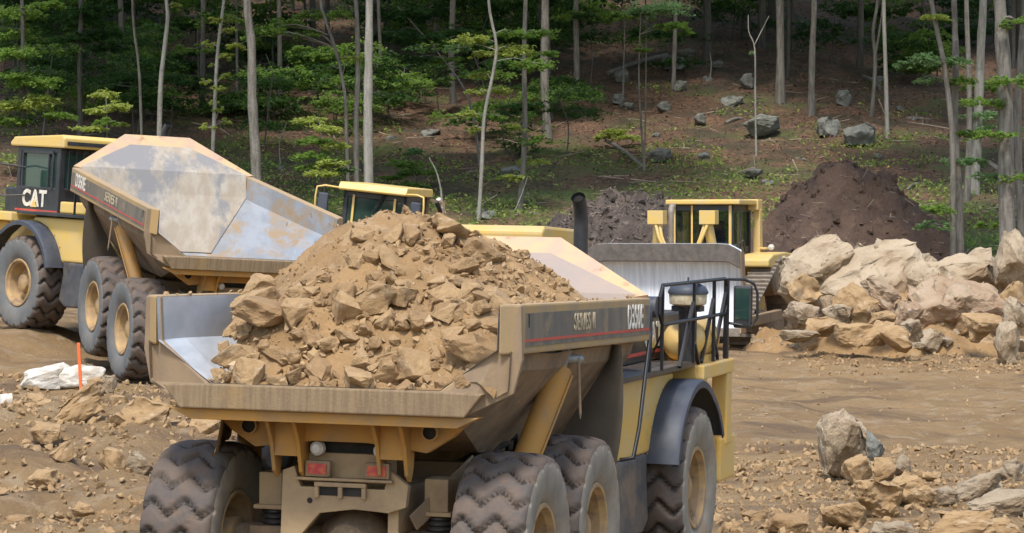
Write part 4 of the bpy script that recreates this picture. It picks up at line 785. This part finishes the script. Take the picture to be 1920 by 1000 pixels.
sticks('roots', P, 260, 4, M['stick'], 'bleached roots and sticks poking out of the brown topsoil mound', .12, .7, .011)
pebbles('soil_clods', [((P[0][i], P[1][i], P[2][i]), .05+.30*rnd.random()**3) for i in [rnd.randrange(len(P[0])) for _ in range(1500)]], M['topsoil'], 'clods of soil on the pointed brown mound', 15, 'clods')
q = at(1500, 430, 85); P = heap('topsoil_mound', q.x, 85.5, 1.9, 2.0, [1.9, 1.6, 1.2, .7, .3, 0], M['topsoil'], 'low brown soil shoulder beside the bulldozer cab, left of the tall pointed mound', 'soil mound', 13, amp=.16)
q = at(1165, 430, 84); P = heap('mulch_heap', q.x, 84.5, 4.2, 3.0, [3.2, 3.15, 2.9, 2.3, 1.5, .7, 0], M['mulch'], 'grey-brown heap of shredded stumps and mulch behind the bulldozer blade', 'mulch heap', 23, amp=.30, fs=1.6)
sticks('wood_splinters', P, 1500, 5, M['chip'], 'splintered wood littering the grey mulch heap', .06, .38, .012, up=.8)
pebbles('mulch_lumps', [((P[0][i], P[1][i], P[2][i]), .06+.35*rnd.random()**3) for i in [rnd.randrange(len(P[0])) for _ in range(1300)]], M['mulch'], 'lumps of shredded stump on the grey mulch heap', 16, 'lumps')
q = at(1690, 430, 74.6); P = heap('rubble_heap', q.x+.5, 74.4, 4.6, 3.2, [1.6, 1.55, 1.4, 1.0, .5, .15, 0], M['dirt'], 'earth and broken stone packed between the boulders of the pile at the right', 'rubble heap', 33, amp=.22)
pts = [((P[0][i], P[1][i], P[2][i]), .04+.26*rnd.random()**2.5) for i in [rnd.randrange(len(P[0])) for _ in range(900)]]
pebbles('broken_stone', pts, M['pale'], 'broken stone filling the gaps of the boulder pile', 14)
for k in range(44):
    i = rnd.randrange(len(P[0])); s_ = .25+.45*rnd.random()**1.6
    if P[1][i] > 74.5: continue
    rock(RL[rnd.choice(('rock', 'pale', 'pale', 'rock2'))][rnd.randrange(7)], (P[0][i], P[1][i], P[2][i]+s_*.1), (s_*1.25, s_, s_*.8), (rnd.uniform(-.6, .6), rnd.uniform(-.6, .6), rnd.uniform(0, 6)), 'broken rock wedged among the big boulders of the pile at the right', 'broken rocks in the boulder pile')
p = at(151, 682, 48.5); zz_ = float(gz(p.x, 48.5)); MB().box(p.x-.024, p.x+.024, 48.48, 48.52, zz_-.1, at(151, 643, 48.5).z, rot=Euler((0, R(-3), 0)).to_matrix()).build('survey_stake', M['orange'], bevel=.004)
tag(bpy.data.objects['survey_stake'], 'bright orange survey stake standing behind the white boulders', 'stake')

# ------------------------------------------------------------------ leaves, trees
NR = np.random.default_rng(3)
def leaf_mesh(C, size, flat, mt_, name='foliage'):
    """one folded leaf per row of C; flat = how level the leaves hang"""
    n = len(C); sz = size*NR.uniform(.6, 1.35, n)[:, None]
    N_ = NR.normal(0, 1, (n, 3)); N_[:, 2] = np.abs(N_[:, 2])+flat; N_ /= np.linalg.norm(N_, axis=1)[:, None]
    a = NR.normal(0, 1, (n, 3)); a -= N_*(a*N_).sum(1)[:, None]; a /= np.linalg.norm(a, axis=1)[:, None]; b = np.cross(N_, a)
    V = np.stack([C-a*sz*.55, C+b*sz*.30-a*sz*.05+N_*sz*.07, C+a*sz*.6-N_*sz*.1, C-b*sz*.30-a*sz*.05+N_*sz*.07], 1).reshape(-1, 3)
    me = bpy.data.meshes.new(name); me.vertices.add(4*n); me.vertices.foreach_set('co', V.ravel())
    i = np.arange(n)[:, None]*4; T = np.concatenate([i+[[0, 1, 2]], i+[[0, 2, 3]]], 1).reshape(-1)
    me.loops.add(len(T)); me.loops.foreach_set('vertex_index', T); me.polygons.add(2*n); me.polygons.foreach_set('loop_start', np.arange(2*n)*3); me.polygons.foreach_set('loop_total', np.full(2*n, 3)); me.update(); me.validate(); me.materials.append(mt_); return me
def spray(c, r, th, n):
    """leaf positions of a level, ragged spray: several fans round c"""
    out = []
    for k in range(max(4, int(n/7))):
        a = NR.uniform(0, 6.28); d = r*NR.uniform(.1, .95)**.8; m = 16; t = NR.uniform(0, 1, m); e = c+np.array([math.cos(a)*d, math.sin(a)*d*.9, NR.normal(0, th)-.12*d])
        L = r*NR.uniform(.22, .55); q = np.array([math.cos(a+NR.normal(0, .5)), math.sin(a+NR.normal(0, .5)), -.18])
        out.append(e+q*(t[:, None]-.3)*L+NR.normal(0, 1, (m, 3))*np.array([.17, .17, .08])*L*1.2)
    return np.concatenate(out)
def canopy(n, seed, mt_):
    g = np.random.default_rng(seed); C = []
    for k in range(26):
        c = g.normal(0, 1, 3); c /= np.linalg.norm(c); c *= g.uniform(.35, .95)**.6; c = c*np.array([4.3, 4.3, 3.3])+np.array([0, 0, .4]); C.append(c+g.normal(0, 1, (n//26, 3))*np.array([1.15, 1.15, .65]))
    return leaf_mesh(np.concatenate(C), .52, .6, mt_, 'crown')
CAN = [canopy(2300, 40+i, LEAF[k]) for i, k in enumerate(('mid', 'dark', 'mid', 'dark'))]
def smoothpath(pts, k=5):
    P = [Vector(p) for p in pts]; out = []
    for i in range(len(P)-1):
        p0, p1, p2, p3 = P[max(i-1, 0)], P[i], P[i+1], P[min(i+2, len(P)-1)]
        for j in range(k):
            t = j/k; out.append(.5*((2*p1)+(p2-p0)*t+(2*p0-5*p1+4*p2-p3)*t*t+(3*p1-p0-3*p2+p3)*t**3))
    return out+[P[-1]]
def tree(pts, wd, label, bark='grey', leaves=(), top=True, group=None, Y=None, name='tree', cat='tree', forks=(), lsize=.125, H=None):
    """pts: trunk from the foot up, as seen; the foot is where it meets the slope"""
    Y = Y or hit(*pts[0]); sc = Y/F; P = [at(x, y, Y) for x, y in pts]; P[0].z = min(P[0].z, float(gz(P[0].x, Y)))-.15
    vis = len(P)
    if top:
        d = (P[-1]-P[-2]).normalized(); d.z = max(d.z, .5); H = H or random.uniform(15, 21)
        zt_ = P[0].z+H; q = P[-1].copy(); g = random.uniform(-.06, .06)
        for k in range(3): q = q+Vector((d.x*.4+g, random.uniform(-.1, .1), 1))*((zt_-P[vis-1].z)/3); P.append(q)
    sp = smoothpath(P, 4); r0 = wd*sc/2; m = len(sp); rr = []
    for i in range(m):
        t = i/(m-1); f = 1-(.55 if top else .7)*t; rr.append(r0*f*(1+(.35*max(0, 1-i/2.) if wd > 9 else 0))*(1+.05*math.sin(i*2.1)))
    root = empty(name, Matrix.Translation(P[0])); tag(root, label, cat, group); inv = Matrix.Translation(-P[0])
    n = 12 if wd > 9 else 7; mb = MB().tube(sp, rr, n, cap=False)
    if wd > 9:       # ridged bark
        mb.v = [tuple(Vector(v)+Vector((mnoise.noise(Vector(v)*Vector((6, 6, 2))), mnoise.noise(Vector(v)*Vector((6, 6, 2))+Vector((9, 0, 0))), 0))*r0*.16) for v in mb.v]
    for a, b_, c_ in forks: mb.tube(smoothpath([at(*a, Y), at(*b_, Y), at(*c_, Y)], 4), [r0*.55]*5+[r0*.3]*4, 6)
    L = {}
    for (x, y, rpx, nn, kd) in leaves:
        c = at(x, y, Y+random.uniform(-.8, .8)); r = rpx*sc; best = min(range(m), key=lambda i: (sp[i]-c).length+max(0, sp[i].z-c.z)*1.2); s0 = sp[best]
        if (s0-c).length > .15: mb.tube(smoothpath([s0, s0.lerp(c, .55)+Vector((0, 0, .12*(s0-c).length)), c], 3), [max(.008, r0*.38*(.4+.6*min(1, (s0-c).length/3)))]*4+[.008]*3, 5)
        for k in range(3): a = random.uniform(0, 6.28); mb.tube([c, c+Vector((math.cos(a)*r*.8, math.sin(a)*r*.8, random.uniform(-.1, .05)*r))], [.009, .004], 4)
        L.setdefault(kd, []).append(spray(np.array(c), r, max(.05, r*.10), int(nn*2.1)))
    me = mb.mesh('trunk', BARK[bark], smooth=60, recalc=False); me.transform(inv); link('trunk', me, root)
    for kd, A_ in L.items():
        me = leaf_mesh(np.concatenate(A_), lsize*(Y/105), 1.3, LEAF[kd], 'foliage'); me.transform(inv); link('foliage', me, root)
    if top:
        o = link('crown', CAN[random.randrange(4)], root); tp_ = sp[-1]; o.location = tp_-P[0]-Vector((0, 0, 1.2)); o.rotation_euler = (0, 0, random.uniform(0, 6)); k = random.uniform(.9, 1.25); o.scale = (k, k, k*random.uniform(.8, 1.1))
    return root
random.seed(21)
LM, LL, LD, LP = 'mid', 'lime', 'dark', 'pale'
tree([(268, 250), (262, 150), (252, 60), (248, -10)], 6, 'thin crooked bare stem rising behind the headboard of the far truck', 'grey', Y=103)
tree([(296, 262), (300, 190), (306, 110), (314, 40), (311, -10)], 10, 'slim pale wavy trunk just right of the thin crooked stem', 'pale', [(330, 10, 14, 30, LL)], Y=101)
tree([(394, 290), (403, 190), (409, 90), (421, -10)], 8, 'slim pale trunk with small leaf tufts all the way up, above the far truck bed', 'pale', [(406, 36, 11, 34, LL), (428, 56, 13, 36, LL), (392, 82, 14, 36, LL), (425, 103, 13, 34, LL), (400, 122, 12, 30, LL), (424, 142, 13, 34, LL), (386, 152, 10, 26, LL), (412, 166, 14, 36, LL), (398, 192, 12, 30, LL), (412, 206, 12, 32, LL), (422, 228, 12, 28, LL), (390, 240, 14, 34, LL)], Y=99)
tree([(487, 345), (478, 270), (473, 180), (472, 90), (463, -10)], 21, 'stout grey rough-barked trunk behind the right side of the far truck bed', 'grey', Y=96)
tree([(655, 335), (650, 260), (648, 190), (634, 110), (608, 30), (600, -10)], 8, 'slender leaning stem with a long leafy branch arching to the left', 'grey', [(500, 56, 34, 150, LM), (540, 42, 34, 150, LM), (470, 72, 26, 90, LM), (575, 62, 26, 80, LM), (585, 28, 34, 120, LM), (640, 26, 28, 90, LM), (440, 85, 20, 60, LL), (660, 108, 22, 60, LL), (612, 132, 22, 50, LM)], Y=98, forks=[((626, 84), (590, 58), (530, 50))])
tree([(669, 335), (668, 240), (671, 120), (667, -10)], 11, 'straight grey trunk close to the left of the thick pale trunk', 'grey', Y=98)
tree([(692, 352), (690, 240), (691, 120), (693, -10)], 19, 'thick smooth pale trunk standing over the wheel loader cab', 'pale', Y=95)
tree([(897, 416), (904, 300), (908, 220), (926, 130), (930, 80), (915, -10)], 8, 'wavy thin pale tree with tiers of yellow-green leaves, left of the middle', 'pale', [(880, 72, 34, 110, LL), (860, 90, 26, 70, LP), (905, 100, 30, 80, LL), (960, 92, 44, 150, LL), (995, 118, 42, 150, LM), (905, 140, 22, 60, LL), (930, 168, 26, 80, LL), (895, 172, 22, 50, LL), (870, 212, 22, 50, LL), (920, 216, 24, 50, LM), (880, 242, 20, 40, LL), (960, 60, 40, 100, LM)])
tree([(974, 396), (984, 260), (983, 120), (986, -10)], 11, 'brown straight trunk right of the wavy pale tree', 'grey', [(1010, 60, 34, 110, LM), (1020, 100, 26, 70, LM), (960, 236, 28, 60, LL), (1010, 262, 34, 70, LM), (1000, 300, 34, 70, LL), (960, 330, 26, 50, LL)])
tree([(1027, 258), (1021, 150), (1022, -10)], 17, 'thick grey trunk standing alone above the exhaust stack of the near truck', 'grey')
tree([(1081, 190), (1081, 100), (1080, -10)], 12, 'brown trunk with a leafy sprig at its foot, right of the thick grey trunk', 'grey', [(1085, 160, 26, 90, LM), (1100, 28, 24, 60, LD)])
tree([(1209, 322), (1200, 200), (1198, 120), (1202, 20)], 5, 'twin-stemmed thin sapling, its left stem curved, under a large clump of leaves', 'grey', [(1230, 14, 56, 300, LP), (1190, 26, 34, 140, LM), (1262, 46, 30, 120, LM), (1205, 94, 16, 40, LM), (1285, 60, 14, 40, LM), (1160, 28, 24, 60, LM)], top=False, name='sapling', cat='sapling', forks=[((1209, 300), (1211, 160), (1212, 20))])
tree([(1168, 184), (1170, 100), (1172, 30)], 4, 'thin stem left of the twin-stemmed sapling', 'grey', top=False, name='sapling', cat='sapling')
tree([(1262, 172), (1265, 80), (1267, -10)], 9, 'straight trunk right of the large clump of leaves', 'grey')
tree([(1326, 108), (1326, -10)], 15, 'dark trunk high in the shade between the straight trunk and the forked bare sapling', 'dark')
tree([(1418, 296), (1416, 180), (1415, 92), (1404, 60), (1403, 28)], 4.5, 'bare forked grey sapling standing before the widest boulder', 'pale', [(1408, 100, 7, 16, LP)], top=False, name='sapling', cat='sapling', forks=[((1415, 84), (1428, 58), (1442, 30))])
tree([(1463, 194), (1462, -10)], 16, 'straight grey trunk, left of the pair on the open slope', 'grey')
tree([(1477, 150), (1478, -10)], 8, 'thin dark trunk just behind the left trunk of the pair', 'dark')
tree([(1521, 214), (1523, 100), (1527, -10)], 13, 'straight grey trunk, right of the pair on the open slope', 'grey')
tree([(1633, 222), (1641, 120), (1637, 60), (1646, -10)], 8, 'slim trunk wound with a vine, left of the two slim trunks above the soil mound', 'grey', forks=[((1640, 110), (1650, 50), (1655, 0))])
tree([(1664, 262), (1661, 150), (1657, -10)], 9, 'slim smooth trunk, right of the two above the soil mound', 'pale')
tree([(1786, 486), (1787, 370), (1784, 240), (1770, 120), (1745, -10)], 12, 'slim leaning trunk at the left of the leafy group at the right edge', 'grey', [(1700, 118, 22, 60, LP), (1735, 108, 30, 90, LP), (1780, 112, 40, 150, LP), (1750, 30, 30, 80, LL), (1740, 150, 24, 60, LP), (1800, 150, 30, 90, LM), (1750, 420, 30, 70, LP), (1760, 390, 34, 80, LM)], Y=83)
tree([(1804, 486), (1798, 370), (1790, 240), (1792, 120), (1788, -10)], 16, 'grey trunk right against the slim leaning trunk in the right-hand group', 'grey', [(1810, 250, 34, 90, LM), (1790, 300, 30, 60, LP)], Y=84)
tree([(1824, 366), (1832, 260), (1838, 120), (1844, -10)], 20, 'straight pale trunk in the middle of the right-hand group', 'pale', [(1840, 160, 40, 110, LM), (1850, 210, 44, 140, LP), (1880, 236, 40, 120, LP)])
tree([(1812, 380), (1818, 200), (1812, -10)], 11, 'narrow trunk between the grey and the straight pale trunk of the right-hand group', 'grey')
tree([(1890, 498), (1887, 330), (1884, 160), (1874, -10)], 34, 'thickest dark grey trunk near the right edge', 'grey', [(1840, 190, 38, 120, LM), (1900, 150, 40, 120, LM), (1870, 250, 40, 120, LM), (1910, 330, 34, 90, LM), (1850, 330, 34, 80, LP), (1830, 300, 30, 70, LP), (1910, 40, 34, 90, LM), (1860, 420, 26, 50, LM)], Y=82)
tree([(1922, 440), (1908, 250), (1914, 100), (1922, -10)], 16, 'grey trunk cut by the right edge of the frame', 'grey', Y=86)
tree([(42, 270), (43, 120), (41, -10)], 9, 'dark trunk at the far left hung with broad bright sprays of leaves', 'dark', [(30, 20, 50, 200, LM), (90, 8, 34, 120, LM), (20, 60, 44, 170, LM), (24, 96, 44, 170, LM), (60, 150, 52, 220, LM), (20, 140, 40, 150, LM), (60, 186, 50, 220, LL), (20, 196, 44, 180, LL), (110, 214, 30, 90, LM), (15, 225, 34, 110, LM)], Y=104)
tree([(151, 250), (150, 120), (152, -10)], 11, 'dark trunk with deep green drooping sprays behind the far truck cab', 'dark', [(150, 30, 46, 180, LD), (190, 60, 44, 180, LD), (205, 88, 34, 120, LD), (130, 70, 40, 140, LD), (176, 14, 44, 160, LD)], Y=112)
tree([(203, 268), (200, 210), (198, 180)], 4, 'small yellow-green sapling between the far truck cab and its headboard', 'grey', [(198, 176, 28, 120, LL), (214, 198, 32, 130, LL), (182, 208, 26, 90, LL), (200, 226, 24, 60, LM), (168, 240, 28, 90, LL), (226, 232, 18, 50, LL)], top=False, Y=100, name='sapling', cat='sapling')
tree([(612, 345), (604, 280), (598, 225)], 4, 'bushy yellow-green sapling behind the wheel loader cab', 'grey', [(585, 224, 30, 110, LL), (612, 240, 30, 110, LL), (595, 262, 34, 130, LM), (630, 270, 28, 80, LL), (590, 290, 38, 140, LM), (620, 302, 36, 140, LL), (600, 322, 36, 130, LL), (645, 320, 22, 60, LP), (568, 312, 24, 60, LM)], top=False, Y=96, name='sapling', cat='sapling')
tree([(902, 300), (880, 190), (830, 110), (745, 12)], 6, 'long thin stem leaning left across the dark wood', 'grey', [(770, 20, 36, 130, LD), (800, 70, 40, 150, LD), (850, 60, 40, 140, LD), (840, 110, 30, 90, LM), (780, 110, 36, 110, LD), (745, 60, 34, 100, LD)], top=False, Y=108, name='leaning_tree', cat='tree')
tree([(780, 352), (772, 300), (764, 270)], 3.5, 'small round-leaved bush left of the broken bare stick', 'grey', [(770, 282, 22, 80, LP), (760, 306, 34, 120, LM), (790, 320, 36, 130, LM), (740, 330, 26, 70, LM), (770, 345, 30, 90, LM)], top=False, name='bush', cat='bush')
tree([(829, 402), (827, 360), (818, 322), (804, 296)], 5, 'broken bare pale stick behind the wheel loader', 'pale', top=False, name='dead_sapling', cat='dead sapling')
tree([(528, 320), (524, 270), (538, 230)], 3, 'bare thin sapling right of the stout rough trunk', 'pale', top=False, name='dead_sapling', cat='dead sapling')
tree([(1158, 275), (1158, 255)], 3, 'low yellow-green bush spreading over the slope left of the twin-stemmed sapling', 'grey', [(1150, 246, 26, 110, LL), (1180, 256, 26, 90, LL), (1130, 258, 16, 50, LL)], top=False, name='bush', cat='bush', lsize=.12)
for a, b_, lb in (((960, 400), (990, 330), 'thin pale sapling below the brown straight trunk'), ((745, 200), (760, 110), 'thin curved stem right of the thick pale trunk'), ((1413, 330), (1412, 290), 'short dead stub below the forked sapling'), ((1330, 150), (1331, 98), 'short broken stem among the boulders high on the slope')):
    tree([a, ((a[0]+b_[0])/2+3, (a[1]+b_[1])/2), b_], 3.5, lb, 'pale', top=False, name='dead_sapling', cat='dead sapling')
# deep wood: trunks and understorey nobody can tell apart
k = 0
while k < 80:
    px = random.uniform(-90, 2010); Y = random.uniform(116, 215) if px < 1120 else random.uniform(128, 215)
    p = at(px, 0, Y); zg = float(gz(p.x, Y, False)); yy = 430-(zg-CAMH)/Y*F
    if yy > 240: continue
    if yy < -60 and k % 2: continue
    ww = random.choice((6, 8, 10, 13, 16)); tree([(px, yy), (px+random.uniform(-5, 5), yy-90), (px+random.uniform(-9, 9), yy-260)], ww, 'unseen tree added outside the frame to shade the wood', 'dark', Y=Y, group='trunks deep in the wood'); k += 1
for k in range(20):      # unseen trees added outside the frame to shade the wood from above
    x = random.uniform(-26, 26); Y = random.uniform(108, 150); zg = float(gz(x, Y, False)); px = 960+x/Y*F
    if 0 < px < 1920 and False: continue
    px = -140-random.random()*420 if k % 2 else 2060+random.random()*420
    p = at(px, 0, Y); zg = float(gz(p.x, Y, False)); yy = 430-(zg-CAMH)/Y*F
    tree([(px, yy), (px, yy-120), (px+4, yy-300)], 14, 'unseen tree added outside the frame to shade the wood', 'dark', Y=Y, group='trunks deep in the wood')
k = 0
while k < 112:
    px = random.uniform(-20, 1130) if random.random() < .86 else random.uniform(1130, 1940); Y = random.uniform(104, 150) if px < 1130 else random.uniform(130, 160)
    p = at(px, 0, Y); zg = float(gz(p.x, Y, False)); yy = 430-(zg-CAMH)/Y*F; h_ = random.uniform(60, 190)
    if yy < 20 or yy > 300: continue
    lv = [(px+random.uniform(-38, 38), yy-h_*random.uniform(.25, 1.05), random.uniform(34, 72), random.randint(60, 110), LD if random.random() < .6 else LM) for _ in range(random.randint(3, 6))]
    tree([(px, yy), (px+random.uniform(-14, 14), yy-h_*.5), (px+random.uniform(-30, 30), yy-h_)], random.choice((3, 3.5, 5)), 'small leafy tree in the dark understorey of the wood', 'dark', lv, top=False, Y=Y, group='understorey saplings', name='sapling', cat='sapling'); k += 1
# ground cover and litter
X_ = NR.uniform(-24, 24, 60000); Y_ = 88+NR.uniform(0, 1, 60000)**1.5*42; g_m = fbm(X_, Y_, .33, 4, 77)+np.interp(Y_, [88, 100, 112, 130], [.30, .12, -.35, -.8]); ok = g_m > -.08; X_, Y_ = X_[ok][:36000], Y_[ok][:36000]
C_ = np.stack([X_, Y_, gz(X_, Y_)+NR.uniform(.01, .22, len(X_))], 1); h2 = len(C_)//2
for kd, sl, nm, lb in (('mid', slice(0, h2), 'ground_cover', 'low green plants covering the foot of the wooded slope'), ('lime', slice(h2, None), 'weeds', 'yellow-green weeds covering the foot of the wooded slope')):
    tag(link(nm, leaf_mesh(C_[sl], .12, .5, LEAF[kd], nm)), lb, 'ground cover', kind='stuff')
for cc, nm, sd_ in (((.19, .095, .055), 'leaf_litter', 1), ((.26, .18, .11), 'dry_leaves', 2), ((.08, .055, .036), 'rotting_leaves', 3)):
    X_ = NR.uniform(-26, 26, 9000); Y_ = 87+NR.uniform(0, 1, 9000)*62; C_ = np.stack([X_, Y_, gz(X_, Y_)+NR.uniform(.01, .07, 9000)], 1)
    tag(link(nm, leaf_mesh(C_, .10, .9, mat(nm, cc, tuple(v*.6 for v in cc), 3, .9), nm)), 'fallen leaves littering the wooded slope', 'leaf litter', kind='stuff')
X_ = NR.uniform(-24, 24, 3000); Y_ = NR.uniform(87, 130, 3000); sticks('fallen_twigs', (X_, Y_, gz(X_, Y_)), 420, 8, M['stick'], 'fallen twigs and broken branches on the wooded slope', .3, 1.8, .018, up=.15)
for a, b_, w_, lb in (((1135, 268), (1205, 318), 7, 'fallen grey log lying across the slope at the foot of the twin-stemmed sapling'), ((1140, 142), (1250, 108), 9, 'dark fallen log high on the slope above the small boulders'), ((1700, 362), (1722, 350), 5, 'short bleached log above the soil mound'), ((1360, 236), (1392, 228), 6, 'grey broken branch beside the widest boulder'), ((1620, 148), (1650, 170), 8, 'dark log on the slope between the slim trunks')):
    Y1 = hit(*a); Y2 = hit(*b_); p1, p2 = at(*a, Y1), at(*b_, Y2)
    o = MB().tube(smoothpath([p1+Vector((0, 0, .1)), p1.lerp(p2, .5)+Vector((0, -.1, .18)), p2+Vector((0, 0, .1))], 4), w_/F*Y1*.5, 8).build('fallen_log', BARK['grey'], smooth=50); tag(o, lb, 'log')
p = at(1662, 318, hit(1662, 322)); o = MB().tube([p+Vector((-.12, 0, -.25)), p+Vector((-.02, 0, .0)), p+Vector((.1, 0, .12))], .03, 5).build('marking_ribbon', M['yribbon']); tag(o, 'yellow marking ribbon above the pointed soil mound', 'ribbon')
